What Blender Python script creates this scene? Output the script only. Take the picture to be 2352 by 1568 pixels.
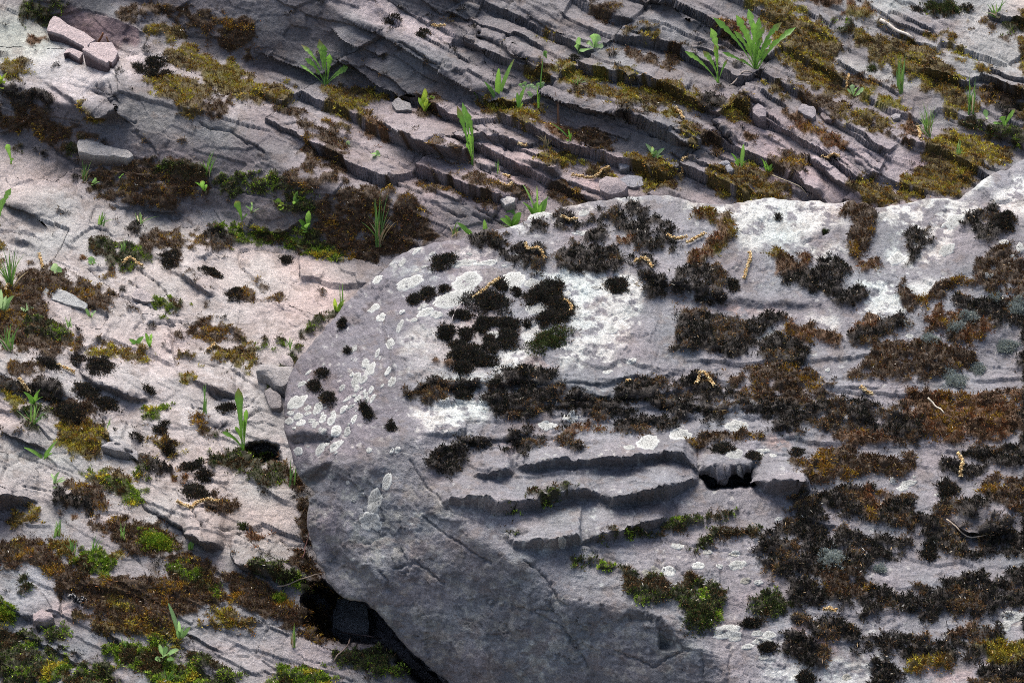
import bpy, math, random
import numpy as np
from mathutils import Vector, Matrix

random.seed(7)
RNG = np.random.default_rng(11)
scene = bpy.context.scene
for o in list(bpy.data.objects):
    bpy.data.objects.remove(o)
COL = scene.collection

# ------------------------------------------------------------------ camera
PITCH = math.radians(17.0)          # camera looks down by this much
DIST = 6.0                          # metres to the middle of the slope
TAN = 0.2                           # half of the frame's width at 1 m
FWD = np.array([0, math.cos(PITCH), -math.sin(PITCH)])
UPV = np.array([0, math.sin(PITCH), math.cos(PITCH)])
RGT = np.array([1.0, 0, 0])
EYE = -DIST * FWD
cam_data = bpy.data.cameras.new("camera")
cam = bpy.data.objects.new("camera", cam_data)
COL.objects.link(cam)
cam.location = EYE
cam.rotation_euler = (math.pi / 2 - PITCH, 0, 0)
cam_data.sensor_width = 36.0
cam_data.lens = 18.0 / TAN
cam_data.clip_start = 0.1
cam_data.clip_end = 500
scene.camera = cam

# ------------------------------------------------------------------ light
SUN_EL, SUN_AZ = math.radians(66), math.radians(-22)    # az from +Y (behind the slope) towards +X
world = bpy.data.worlds.new("World")
scene.world = world
world.use_nodes = True
wn = world.node_tree
wn.nodes.clear()
sky = wn.nodes.new("ShaderNodeTexSky")
sky.sky_type = 'NISHITA'
sky.sun_disc = False
sky.sun_elevation = SUN_EL
sky.sun_rotation = SUN_AZ
sky.altitude = 0
sky.air_density = 1.0
sky.dust_density = 6.0
sky.ozone_density = 1.0
bg = wn.nodes.new("ShaderNodeBackground")
bg.inputs[1].default_value = 0.10
wo = wn.nodes.new("ShaderNodeOutputWorld")
wn.links.new(sky.outputs[0], bg.inputs[0])
wn.links.new(bg.outputs[0], wo.inputs[0])
sd = bpy.data.lights.new("overcast_sun", 'SUN')
sd.energy = 1.8
sd.angle = math.radians(42)
sd.color = (1.0, 0.965, 0.92)
sun = bpy.data.objects.new("overcast_sun", sd)
COL.objects.link(sun)
_sv = Vector((math.sin(SUN_AZ) * math.cos(SUN_EL), math.cos(SUN_AZ) * math.cos(SUN_EL), math.sin(SUN_EL)))
sun.rotation_euler = _sv.to_track_quat('Z', 'Y').to_euler()
sun.location = (0, 0, 5)
scene.view_settings.view_transform = 'Standard'
scene.view_settings.look = 'None'
scene.view_settings.gamma = 1.0
scene.view_settings.exposure = 1.28
scene.view_settings.use_curve_mapping = False
scene.render.engine = 'CYCLES'
scene.cycles.use_denoising = False
scene.cycles.filter_width = 1.0
scene.cycles.max_bounces = 5

# ------------------------------------------------------------------ noise
def _hash(ix, iy, iz, seed):
    h = (ix.astype(np.uint32) * np.uint32(374761393) + iy.astype(np.uint32) * np.uint32(668265263)
         + iz.astype(np.uint32) * np.uint32(2147483647) + np.uint32(seed * 974711 + 13))
    h ^= h >> np.uint32(13)
    h *= np.uint32(1274126177)
    h ^= h >> np.uint32(16)
    h *= np.uint32(2246822519)
    h ^= h >> np.uint32(13)
    return (h & np.uint32(0xFFFFFF)).astype(np.float32) / np.float32(0xFFFFFF)

def vnoise(x, y, z=None, seed=0):
    """value noise in -1..1"""
    x = np.asarray(x, np.float32); y = np.asarray(y, np.float32)
    fx, fy = np.floor(x), np.floor(y)
    ix, iy = fx.astype(np.int64), fy.astype(np.int64)
    tx, ty = x - fx, y - fy
    tx = tx * tx * tx * (tx * (tx * 6 - 15) + 10); ty = ty * ty * ty * (ty * (ty * 6 - 15) + 10)
    if z is None:
        zz = [np.zeros_like(ix)]
    else:
        z = np.asarray(z, np.float32); fz = np.floor(z); iz = fz.astype(np.int64); tz = z - fz
        tz = tz * tz * (3 - 2 * tz); zz = [iz, iz + 1]
    out = []
    for k in zz:
        a = _hash(ix, iy, k, seed); b = _hash(ix + 1, iy, k, seed)
        c = _hash(ix, iy + 1, k, seed); d = _hash(ix + 1, iy + 1, k, seed)
        a = a + (b - a) * tx; c = c + (d - c) * tx
        out.append(a + (c - a) * ty)
    r = out[0] if z is None else out[0] + (out[1] - out[0]) * tz
    return r * 2 - 1

def fbm(x, y, z=None, octaves=4, seed=0, gain=0.5):
    r = 0; a = 1.0; s = 0; c, q = 0.8, 0.6
    for o in range(octaves):
        r = r + a * vnoise(x, y, z, seed + o * 17); s += a * 0.6
        x, y = (c * x - q * y) * 2.03 + 3.1, (q * x + c * y) * 2.03 + 7.7
        if z is not None: z = z * 2.03 + 1.3
        a *= gain
    return r / s

def sstep(a, b, x):
    t = np.clip((x - a) / (b - a), 0, 1)
    return t * t * (3 - 2 * t)

def blur(m, r):
    """three box blurs: close to a gaussian of sigma r (grid cells)"""
    n = max(1, int(round(r)))
    k = 2 * n + 1
    for ax in (0, 1):
        for _ in range(2):
            p = np.pad(m, [(n + 1, n) if a == ax else (0, 0) for a in (0, 1)], mode='edge')
            c = np.cumsum(p, axis=ax, dtype=np.float64)
            m = ((c[k:] - c[:-k]) if ax == 0 else (c[:, k:] - c[:, :-k])) / k
    return m.astype(np.float32)

# ------------------------------------------------------------------ the image grid: camera rays through evenly spaced image pixels
STEP = 2.6
U0, U1, V0, V1 = -320.0, 2672.0, -260.0, 1828.0
us = np.arange(U0, U1, STEP); vs = np.arange(V0, V1, STEP)
W, H = len(us), len(vs)
UU, VV = np.meshgrid(us, vs)
UU = UU.astype(np.float32); VV = VV.astype(np.float32)
KPX = 2 * TAN / 2352.0
def ray(u, v):
    u = np.asarray(u, float)[..., None]; v = np.asarray(v, float)[..., None]
    return FWD + RGT * ((u - 1176) * KPX) + UPV * ((784 - v) * KPX)
DIRS = ray(UU, VV).astype(np.float32)

CR = {'f': (0, 0, 1), '1': (0, 0, .34204), '2': (752.6, 0, .34204), '3': (1552.3, 0, .34204), '4': (0, 517.4, .34204),
      '5': (0, 1032, .34204), '6': (752.6, 423.4, .34204), '7': (1552.3, 423.4, .34204), '8': (611.5, 940.8, .40024),
      '9': (1411.2, 940.8, .40016), 'b': (940.8, 846.7, .38), 'A': (0, 0, .168), 'B': (940.8, 282.2, .168), 'C': (564.5, 799.7, .168)}
def pts(s):
    """'2 10,20 30,40' -> full-image pixel coordinates of points read off image crop 2"""
    p = s.split()
    ox, oy, k = CR[p[0]]
    a = np.array([[float(q) for q in w.split(',')] for w in p[1:]])
    return a * k + np.array([ox, oy])

def facets(x, y, seed):
    """flat chips: per irregular cell two random numbers in -1..1, and the distance to the cell's border"""
    fx, fy = np.floor(x), np.floor(y)
    best = np.full(x.shape, 9.0, np.float32); sec = best.copy(); r1 = np.zeros_like(best); r2 = np.zeros_like(best)
    z0 = np.zeros(x.shape, np.int64)
    for dx in (-1, 0, 1):
        for dy in (-1, 0, 1):
            cx = (fx + dx).astype(np.int64); cy = (fy + dy).astype(np.int64)
            jx = cx + .1 + .8 * _hash(cx, cy, z0, seed); jy = cy + .1 + .8 * _hash(cx, cy, z0 + 1, seed)
            d = np.hypot(x - jx, y - jy).astype(np.float32)
            n = d < best
            sec = np.where(n, best, np.minimum(sec, d))
            r1 = np.where(n, _hash(cx, cy, z0 + 2, seed) * 2 - 1, r1); r2 = np.where(n, _hash(cx, cy, z0 + 3, seed) * 2 - 1, r2)
            best = np.where(n, d, best)
    return r1, r2, sec - best

WUS = 7 * fbm(UU / 55, VV / 55, octaves=3, seed=3)
WU = WUS + 2.2 * fbm(UU / 12, VV / 12, octaves=2, seed=5) + 2.0 * vnoise(UU / 6, VV / 6, seed=7)
WVS = 5 * fbm(UU / 55, VV / 55, octaves=3, seed=4)
WV = WVS + 2.2 * fbm(UU / 12, VV / 12, octaves=2, seed=6) + 2.0 * vnoise(UU / 6, VV / 6, seed=8)

def win(P, pad):
    j0 = max(0, int((P[:, 0].min() - pad - U0) / STEP)); j1 = min(W, int((P[:, 0].max() + pad - U0) / STEP) + 2)
    i0 = max(0, int((P[:, 1].min() - pad - V0) / STEP)); i1 = min(H, int((P[:, 1].max() + pad - V0) / STEP) + 2)
    return slice(i0, max(i1, i0 + 1)), slice(j0, max(j1, j0 + 1))

def poly_mask(P, warp=1.0, soft=0.0, out=None):
    """(window, 0..1 mask) of a polygon with roughened edges"""
    pad = 14 * warp + 4 + soft * 3 * STEP
    w = win(P, pad)
    x = UU[w] + warp * WU[w]; y = VV[w] + warp * WV[w]
    m = np.zeros(x.shape, bool)
    n = len(P)
    for a in range(n):
        x0, y0 = P[a]; x1, y1 = P[(a + 1) % n]
        if y0 == y1: continue
        c = ((y0 > y) != (y1 > y)) & (x < (x1 - x0) * (y - y0) / (y1 - y0) + x0)
        m ^= c
    m = m.astype(np.float32)
    if soft >= 1: m = blur(m, soft)
    return w, m

def line_dist(P, warp=1.0, pad=40):
    w = win(P, pad + 14 * warp)
    x = UU[w] + warp * WU[w]; y = VV[w] + warp * WV[w]
    d = np.full(x.shape, 1e6, np.float32)
    for a in range(len(P) - 1):
        ax, ay = P[a]; bx, by = P[a + 1]
        l2 = (bx - ax) ** 2 + (by - ay) ** 2 + 1e-6
        t = np.clip(((x - ax) * (bx - ax) + (y - ay) * (by - ay)) / l2, 0, 1)
        d = np.minimum(d, np.hypot(x - ax - t * (bx - ax), y - ay - t * (by - ay)))
    return w, d

def nrm(az, el):
    """surface facing: az degrees from the viewer's side towards the left, el degrees up from the horizontal"""
    a, e = math.radians(az), math.radians(el)
    return np.array([-math.sin(a) * math.cos(e), -math.cos(a) * math.cos(e), math.sin(e)], np.float32)

def integrate(N, L0, mu):
    """least-squares surface of the given facings: log distance from the camera"""
    nd = np.minimum(np.einsum('ijk,ijk->ij', N, DIRS), -0.10)
    gu = -(N @ RGT.astype(np.float32)) * KPX * STEP / nd
    gv = (N @ UPV.astype(np.float32)) * KPX * STEP / nd
    lim = 0.02
    gu = np.clip(gu, -lim, lim); gv = np.clip(gv, -lim, lim)
    eu = np.zeros_like(gu); ev = np.zeros_like(gv)
    eu[:, :-1] = 0.5 * (gu[:, :-1] + gu[:, 1:]); ev[:-1] = 0.5 * (gv[:-1] + gv[1:])
    rhs = -(eu.copy()); rhs[:, 1:] += eu[:, :-1]
    rhs -= ev; rhs[1:] += ev[:-1]
    rhs = rhs + mu * L0
    m = np.concatenate([rhs, rhs[::-1]], 0); m = np.concatenate([m, m[:, ::-1]], 1)
    F = np.fft.rfft2(m)
    ky = 2 - 2 * np.cos(np.pi * np.arange(2 * H) / H); kx = 2 - 2 * np.cos(np.pi * np.arange(W + 1) / W)
    F /= (ky[:, None] + kx[None, :] + mu)
    return np.fft.irfft2(F, s=m.shape)[:H, :W]

def grid_normals(P):
    du = np.gradient(P, axis=1); dv = np.gradient(P, axis=0)
    n = np.cross(dv, du)
    n /= np.linalg.norm(n, axis=2, keepdims=True) + 1e-12
    s = np.sign(-np.einsum('ijk,ijk->ij', n, DIRS))[..., None]
    return (n * s).astype(np.float32)
# ------------------------------------------------------------------ the boulder's outline
OUT = pts("f 652,940 651,981 657,1012 667,1030 687,1093 694,1108 727,1133 709,1145 706,1180 709,1221 715,1261 728,1290 743,1313 758,1345 771,1365 800,1379 835,1381 867,1405 900,1445 947,1497 984,1533 1028,1568 1060,1610 1150,1700 1300,1790 2000,1860 2720,1860 2720,180 2500,290 2410,335 2352,358 2300,392 2262,410 2232,428 2214,440 2204,455 2190,457 2120,458 2060,470 2020,481 1966,479 1945,464 1850,463 1760,456 1680,466 1590,464 1565,458 1540,452 1500,448 1440,452 1360,460 1290,475 1225,500 1160,525 1110,541 1040,550 960,566 905,590 870,630 830,660 790,700 735,765 690,815 665,860 654,905")
_w, _m = poly_mask(OUT, warp=0.35)
BM = np.zeros((H, W), np.float32); BM[_w] = _m
BMS = blur(BM, 5)

# ------------------------------------------------------------------ bedrock: facings set by eye, outlined in image coordinates
NT = np.empty((H, W, 3), np.float32)
def lay(N, P, az, el, s=1.0, soft=1.5, warp=0.7):
    w, m = poly_mask(P, warp, soft)
    m = (m * s)[..., None]
    N[w] = N[w] * (1 - m) + nrm(az, el) * m

LT = [  # broad facings of the bedrock
 ("f -400,-300 2700,-300 2700,1900 -400,1900", 6, 69, 1, 0),
 ("f -400,330 60,340 300,500 560,480 760,600 830,660 640,900 720,1300 300,1250 -400,1000", -4, 71, 1, 22),
 ("f 560,570 640,560 800,620 790,700 700,770 560,720", -14, 74, .8, 12),
 ("f -300,60 120,60 230,120 330,110 300,200 230,245 120,240 -300,190", -10, 70, 1, 8),
 ("f 1700,420 1500,300 1700,300 2100,330 2250,420 2150,460", 0, 66, .8, 20),
 ("f 2050,-200 2800,-200 2800,250 2300,210 2000,80", 14, 64, 1, 14),
 ("f -400,1240 300,1230 700,1340 1000,1600 -400,1900", 12, 60, .9, 22),
]
FACES_T = [  # breaks in the bedrock, steep sides of the beds
 # first great scarp
 ("f 30,-80 60,20 127,55 205,96 225,60 255,10 330,-10 420,70 455,109 489,127 533,137 581,150 650,154 704,182 752,205 830,216 889,221 944,221 1026,241 1100,234 1156,221 1125,205 1095,196 1026,145 971,128 917,95 865,70 787,36 740,8 735,-80", 22, 12, 1, 2),
 ("A 880,60 1100,140 1450,190 1900,380 1910,560 1850,640 1690,570 1600,650 1430,720 1330,690 1250,620 1170,575 960,470 800,370 700,400 720,300", 25, 22, 1, 1),
 ("f 30,-80 60,20 127,55 205,96 240,40 250,-80", 30, 15, 1, 2),
 # second scarp
 ("f -300,190 45,199 85,208 120,237 185,238 235,262 285,262 300,235 345,238 400,262 470,262 540,290 600,340 650,380 720,415 790,450 860,470 830,560 790,610 700,585 610,545 560,525 480,470 430,480 400,497 300,500 260,470 200,420 130,380 60,340 0,305 -300,200", 16, 14, 1, 2),
 ("A 1320,1280 1380,1180 1460,1130 1560,1230 1720,1300 1700,1500 1650,1560 1400,1370", 28, 0, 1, 1),
 ("A 1460,1130 1640,1010 1800,1160 1800,1300 1700,1350 1560,1230", 10, 22, .9, 1),
 ("f 290,215 345,238 470,262 540,290 560,350 480,370 380,330 300,280", 10, 36, .8, 4),
 # ledge under the crest
 ("2 400,0 560,95 700,150 830,168 940,143 1060,88 940,20 870,-60 380,-60", 25, 10, 1, 1),
 ("2 110,105 330,180 400,150 390,200 330,215 100,130", 30, 5, 1, 1),
 ("2 480,290 640,385 800,430 830,470 760,470 620,420 470,330", 30, 20, .9, 1),
 ("2 830,170 900,180 960,260 1030,330 1060,440 1010,420 930,310 850,220", 38, 12, 1, 1),
 # rounded long ledge
 ("2 1350,640 1500,640 1560,665 1750,765 1950,850 2200,920 2338,960 2500,1010 2500,1060 2338,1040 2050,1045 1850,1055 1720,990 1620,880 1450,760", 24, 12, 1, 3),
 # middle ledges
 ("2 0,890 60,870 200,980 260,1000 180,1010 60,940", 25, 5, 1, 1),
 ("B 1000,655 1090,660 1150,700 1100,740", 26, 8, 1, 1),
 ("B 1480,640 1640,720 1800,850 1760,880 1600,790 1450,760", 26, 15, .8, 1),
 ("B 1920,290 2050,330 2352,450 2352,520 2150,430 2000,360", 28, 5, 1, 1),
 ("B 1640,200 1740,240 1770,330 1680,350 1600,310", 26, 8, 1, 1),
 ("B 2100,770 2352,900 2352,960 2240,920 2150,840", 26, 20, .9, 1),
 ("f 740,440 900,470 960,480 1010,560 940,570 860,590 800,600 760,560", 14, 32, 1, 6),
 ("f 960,480 1010,440 1110,470 1200,515 1150,530 1000,550", 14, 46, 1, 4),
 # upper beds
 ("2 1340,40 1420,130 1500,150 1720,240 1760,260 1650,250 1480,220 1400,160", 30, 20, 1, 1),
 ("2 1490,100 1600,90 1740,170 1860,260 1990,290 2000,330 1850,310 1700,230 1560,160", 30, 16, 1, 2),
 ("2 1930,20 2000,120 2130,180 2338,290 2338,330 2150,260 1980,180 1920,90", 30, 16, 1, 2),
 ("2 2080,0 2160,50 2260,80 2338,130 2338,60 2200,0", 30, 6, 1, 1),
 ("2 1450,520 1560,590 1640,590 1600,560 1640,640 1500,600", 28, 6, 1, 1),
 ("2 1930,440 2000,500 2150,580 2300,610 2250,620 2080,570 1960,500", 28, 25, .9, 1),
 ("2 1650,690 1900,830 2050,860 2150,900 2150,870 1950,780 1800,690", 28, 12, .9, 1),
 # right beds
 ("3 0,60 60,110 150,130 240,200 330,260 300,270 180,210 60,170 0,130", 28, 8, 1, 1),
 ("3 230,780 290,850 390,960 410,990 360,960 260,860", 30, 12, 1, 1),
 ("3 1080,960 1130,980 1300,1180 1270,1200 1170,1100", 30, 15, .8, 1),
 ("3 700,830 760,880 880,1020 860,1040 760,930", 30, 14, .8, 1),
 ("3 1440,150 1500,140 1620,230 1600,280 1530,250", 15, 25, .9, 2),
 ("3 1800,420 1890,440 1950,500 1950,570 1870,520", 20, 20, .9, 1),
 ("3 1740,740 1850,780 2000,850 2200,900 2338,950 2338,1010 2150,960 1900,880 1760,830", 20, 25, .9, 2),
 ("3 600,340 720,380 700,430 640,430", 24, 15, .9, 1),
 ("3 0,230 200,280 380,340 330,350 0,300", 24, 30, .8, 1),
 ("3 130,990 300,1060 300,1085 200,1060", 24, 10, .9, 1),
 # left slabs
 ("4 0,1080 280,1080 470,1150 460,1190 300,1185 100,1125 0,1110", 20, 8, 1, 2),
 ("4 410,100 520,140 510,175 440,165", 24, 5, 1, 1),
 ("4 1365,1280 1400,1320 1550,1330 1560,1370 1430,1370 1360,1330", 20, 8, 1, 1),
 ("4 1340,1160 1370,1240 1380,1300 1340,1250", 60, 20, 1, 1),
 ("4 480,880 560,970 600,1040 540,990", 30, 25, 1, 1),
 ("4 1000,655 1180,660 1150,675 1020,672", 10, 10, 1, 1),
 ("4 30,1390 100,1350 300,1480 240,1500", 20, 30, .8, 2),
 ("f 20,478 55,472 110,520 100,525 30,490", 20, 5, 1, 1),
 ("1 30,1380 100,1370 200,1410 210,1450 80,1430", 15, 10, 1, 1),
 ("1 820,1370 1000,1440 1190,1480 1250,1420 1100,1370 900,1350", 0, -10, 1, 2),
 # lower left
 ("5 300,330 370,330 450,450 500,560 430,480 340,420", 30, 25, .9, 2),
 ("5 1170,140 1260,230 1400,260 1350,280 1210,240", 25, 20, .9, 1),
 ("5 930,370 1060,440 1220,520 1240,550 1100,480", 30, 14, 1, 1),
 ("5 1320,440 1420,530 1400,545 1330,480", 30, 10, 1, 1),
 ("5 1340,1180 1500,1190 1680,1260 1600,1250 1400,1220", 16, 20, .8, 1),
 ("5 590,1340 700,1430 850,1560 800,1568 650,1450", 22, 30, .8, 2),
 ("5 740,1260 800,1240 790,1320 750,1310", 40, 20, .8, 1),
 ("5 460,1010 600,1060 690,1110 640,1110 520,1060", 10, 15, .9, 1),
]
for s, az, el, k, soft in LT: lay(NT, pts(s), az, el, k, soft, 1.0)
# bedding: many small breaks running down to the right, as the beds outcrop
q = VV - 0.47 * UU + 24 * fbm(UU / 420, VV / 420, octaves=2, seed=21)
along = UU + 0.47 * VV
amp = fbm(along / 210, q / 46, octaves=3, seed=22)
zone = np.zeros((H, W), np.float32); MESO = zone.copy()
for s, k in [("f 560,150 1700,-300 2800,-300 2800,420 2200,470 1300,480 900,470 600,330", 1.0),
             ("f -350,350 500,480 700,600 720,1300 -350,1300", .42), ("f -350,1250 900,1350 1000,1700 -350,1900", .5),
             ("f 1560,260 2050,300 2250,460 1500,470", .9)]:
    w, m = poly_mask(pts(s), 1, 14); zone[w] = np.maximum(zone[w], m * k)
def shingle(al, qq, per, run, seed, rare=.34):
    """beds lapping like shingles: (height -0.5..0.5 highest at the lower edge, strength per bed piece, just-below-an-edge mask)"""
    sj = (al + .55 * qq) / run * .8 + .35 * vnoise(al / run * .31, qq / per * .11, seed=seed + 5)
    ja = np.floor(sj)
    jit = .7 * _hash(ja.astype(np.int64), ja.astype(np.int64) * 0 + 9, ja.astype(np.int64) * 0, seed + 7) + .12 * vnoise(al / run * 1.7, qq / per * .2, seed=seed)
    p = qq / per + jit
    row = np.floor(p); fr = p - row
    sg = al / run + _hash(row.astype(np.int64), row.astype(np.int64) * 0 + 3, row.astype(np.int64) * 0, seed) * 9 + .25 * vnoise(al / run * 2.3, row * 3.1, seed=seed + 2)
    seg = np.floor(sg); fs = sg - seg
    a = _hash(seg.astype(np.int64), row.astype(np.int64), row.astype(np.int64) * 0 + 1, seed + 1)
    b = _hash(seg.astype(np.int64), row.astype(np.int64), row.astype(np.int64) * 0 + 2, seed + 1)
    st = sstep(rare, rare + .2, a) * (.45 + .55 * b)
    h = (fr - .5) * st + (b - .5) * .22
    return h.astype(np.float32), st.astype(np.float32), ((1 - sstep(0, .16, fr)) * sstep(.3, .5, np.roll(st, 3, 0))).astype(np.float32)
for s, az, el, k, soft in FACES_T: lay(NT, pts(s), az, el - 10, k, soft - 1, 1.0)
def chip(N, x, y, sizes, seed, at=1.0):
    for k, (sx, sy, am) in enumerate(sizes):
        r1, r2, e = facets(x / sx, y / sy, seed + k)
        N[..., 0] += am * at * r1; N[..., 1] += am * at * r2 * .8
qw = q + 9 * fbm(UU / 40, VV / 30, octaves=2, seed=45)
chip(NT, along + 9 * WU / 7, qw, [(150, 42, .20), (52, 17, .20), (20, 8, .17)], 46)
NT += 0.07 * np.stack([fbm(UU / 70, VV / 50, octaves=4, seed=50), fbm(UU / 70, VV / 50, octaves=4, seed=51), 0 * UU], -1)
NT /= np.linalg.norm(NT, axis=2, keepdims=True)

BASE_N = nrm(0, 65)
def plane_log(n, off):
    d = np.einsum('ijk,k->ij', DIRS, n)
    return np.log(np.maximum((n @ (-EYE) + off) / np.minimum(d, -1e-3), 0.5))
L_PLANE = plane_log(BASE_N, 0.0)
LTER = integrate(NT, L_PLANE, 2e-6)

# ------------------------------------------------------------------ boulder: facings set by eye, outlined in image coordinates
NB = np.empty((H, W, 3), np.float32)
LB = [
 ("f -400,-300 2800,-300 2800,1900 -400,1900", 2, 70, 1, 0),
 ("f 1300,640 1950,460 2400,330 2750,330 2750,720 1950,720 1450,760", 8, 70, 1, 24),
 ("f 1900,470 2100,470 2060,700 1900,760 1860,640", 34, 62, .7, 18),
 ("f 2050,700 2750,650 2750,1150 2000,1000", -14, 67, .8, 30),
 # left flank
 ("f 300,1200 640,1160 800,1120 960,1060 940,960 930,880 960,780 1000,690 1060,610 1180,540 1260,480 900,480 500,700", 46, 50, 1, 14),
 ("f 300,1200 640,1160 760,1120 830,1000 850,880 850,760 905,600 960,540 800,480 500,700", 60, 38, 1, 14),
 # front below the edge
 ("f 300,1250 640,1000 790,1080 985,985 1000,1080 1010,1140 1040,1172 1080,1222 1150,1268 1200,1292 1270,1342 1330,1382 1430,1402 1530,1422 1560,1452 1610,1482 1650,1512 1700,1600 1760,1900 300,1900", 28, 2, 1, 4),
 ("f 640,1100 760,1090 820,1200 900,1330 800,1400 600,1300", 58, 6, .8, 12),
 ("f 700,1330 840,1340 1000,1450 1150,1600 1200,1750 900,1700 700,1450", 26, -14, 1, 12),
]
FACES_B = [
 ("C 520,1170 640,1160 800,1130 1000,1150 1150,1190 1240,1220 1140,1280 960,1300 800,1320 620,1290", 30, -14, 1, 2),
 ("8 185,390 250,330 330,300 390,310 360,370 290,420 200,440", 20, -12, 1, 1),
 ("b 1740,655 1850,645 2090,620 2110,690 1950,720 1800,720", 0, -28, 1, 1),
 ("b 530,972 640,965 710,1000 690,1010 560,990", 12, 14, .9, 1),
 ("b 1680,1080 1760,1020 1860,985 2140,1000 2000,1010 1850,1010 1740,1080", 4, 25, .8, 1),
 ("b 930,1160 1060,1140 1250,1215 1200,1225 1080,1170", 30, 28, .8, 1),
 ("b 680,1165 780,1150 760,1190 700,1190", 10, 10, .9, 1),
 # bedding lines higher up, among the moss
 ("6 1130,1330 1600,1330 1900,1310 2338,1270 2338,1300 1900,1345 1600,1355 1130,1350", 2, 6, 1, 1),
 ("6 500,1400 720,1350 1130,1335 1130,1360 720,1385 520,1425", 6, 12, 1, 1),
 ("6 1440,1460 1600,1420 1900,1400 1900,1420 1640,1440 1460,1490", 2, 8, 1, 1),
 ("b 820,180 1250,165 1600,140 1600,165 1250,190 830,205", 2, 6, 1, 1),
 ("b 520,250 900,215 1300,235 1650,215 1900,230 1900,255 1600,245 1250,260 900,245 560,275", 2, 8, 1, 1),
 ("b 300,430 700,410 1000,385 1010,410 720,440 320,460", 4, 8, 1, 1),

 ("9 1950,640 2010,610 2130,590 2260,640 2240,700 2000,700", 10, 8, 1, 2),
 ("7 2060,1050 2300,960 2310,1000 2120,1130", 30, 30, .8, 2),
 ("7 1900,1180 2060,1110 2120,1130 1960,1240", 30, 30, .8, 2),
 ("f 1470,610 1600,665 1750,690 1900,700 1900,712 1720,706 1560,690 1460,640", 8, 22, .9, 2),
 ("7 2060,50 2090,60 2090,140 2060,120", 60, 30, .9, 1),
 ("7 1480,680 1660,760 1900,600 2000,560 1960,600 1700,790 1640,790", 30, 28, .7, 2),
 ("9 100,1130 240,1180 330,1290 420,1390 250,1360 230,1230 0,1210", 26, -8, .9, 2),
]
for s, az, el, k, soft in LB: lay(NB, pts(s), az, el, k, soft, 1.0)
qb = VV - 0.03 * UU + 18 * fbm(UU / 200, VV / 90, octaves=3, seed=61)
ab = fbm(UU / 160, qb / 40, octaves=3, seed=62)
zb = np.zeros((H, W), np.float32); MESOB = zb.copy()
for s, k in [("f 960,850 2000,820 2700,800 2700,1060 2000,1080 1500,1040 1000,1040", .75), ("f 1000,1040 2700,1060 2700,1900 1700,1700 1500,1400 1150,1260", .28)]:
    w, m = poly_mask(pts(s), 1, 14); zb[w] = np.maximum(zb[w], m * k)
for s, az, el, k, soft in FACES_B:
    if el > -20: lay(NB, pts(s), az, el - 8, k, soft - 1, 0.9)
chip(NB, UU + 2 * WU, VV + 2 * WV, [(120, 60, .10), (46, 22, .10), (17, 11, .11)], 66)
chip(NB, UU * .8 + VV * .6, VV * .8 - UU * .6, [(90, 60, .26), (34, 26, .24), (14, 12, .16)], 76, sstep(.2, -.05, NB[..., 2] - .45 + .2 * vnoise(UU / 60, VV / 60, seed=77)))
NB += 0.05 * np.stack([fbm(UU / 60, VV / 50, octaves=4, seed=70), fbm(UU / 60, VV / 50, octaves=4, seed=71), 0 * UU], -1)
NB += 0.07 * np.stack([fbm(UU / 130, VV / 110, octaves=3, seed=72), fbm(UU / 130, VV / 110, octaves=3, seed=73), 0 * UU], -1)
# the rim rolls over, out of sight
b1, b2 = blur(BM, 4), blur(BM, 9)
gx, gy = np.gradient(b2, axis=1), np.gradient(b2, axis=0)
gl = np.hypot(gx, gy) + 1e-6
OUTX, OUTY = -gx / gl, -gy / gl
wr = (np.clip((1 - b1) * 2, 0, 1) ** 1.3 * 0.8 * BM)[..., None]
outw = OUTX[..., None] * RGT.astype(np.float32) - OUTY[..., None] * UPV.astype(np.float32)
NB = NB / np.linalg.norm(NB, axis=2, keepdims=True)
NB = NB * (1 - wr) + outw.astype(np.float32) * wr
NB /= np.linalg.norm(NB, axis=2, keepdims=True)
LBOU = integrate(NB, plane_log(nrm(4, 66), 0.22), 1.5e-6)
_rim = (BM > .5) & (blur(BM, 2) < .9) & (UU < 2352) & (VV < 1568)
_gap = (np.exp(LTER) - np.exp(LBOU))[_rim]
print('rim gap', np.percentile(_gap, [0, 5, 50, 95, 100]))
LBOU += (np.percentile(_gap, 3) - .10) / 5.8

def undercut(L, faces, mask=None):
    """overhung edges: the steep side is set back below its lip, most at the top"""
    for s, az, el, k, soft in faces:
        if el > 0: continue
        f = .45 if el > -20 else 2.2
        w, m = poly_mask(pts(s), 1.0, 0)
        c = np.cumsum(m, axis=0); tot = np.maximum(c[-1:], 1)
        tau = c / tot
        d = (np.minimum(f * tot * STEP * KPX * 6, .11) * tau ** .7 if el > -20 else .15 * np.clip(tau, .02, 1) ** .25) * m
        d = blur(d.astype(np.float32), 0.6) if d.shape[0] > 3 else d
        L[w] += d / np.exp(L[w])
for s, dep in [("8 230,1010 330,985 420,1080 520,1110 640,1160 760,1290 860,1400 960,1500 1040,1600 900,1600 780,1480 700,1410 600,1350 480,1335 390,1325 300,1300 210,1240", .26),
               ("4 1640,1510 1700,1475 1800,1460 1880,1500 1900,1570 1800,1630 1680,1600", .12)]:
    w, m = poly_mask(pts(s), 1.0, 1); LTER[w] += m * dep / 5.5
undercut(LTER, FACES_T)
undercut(LBOU, FACES_B)
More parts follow.
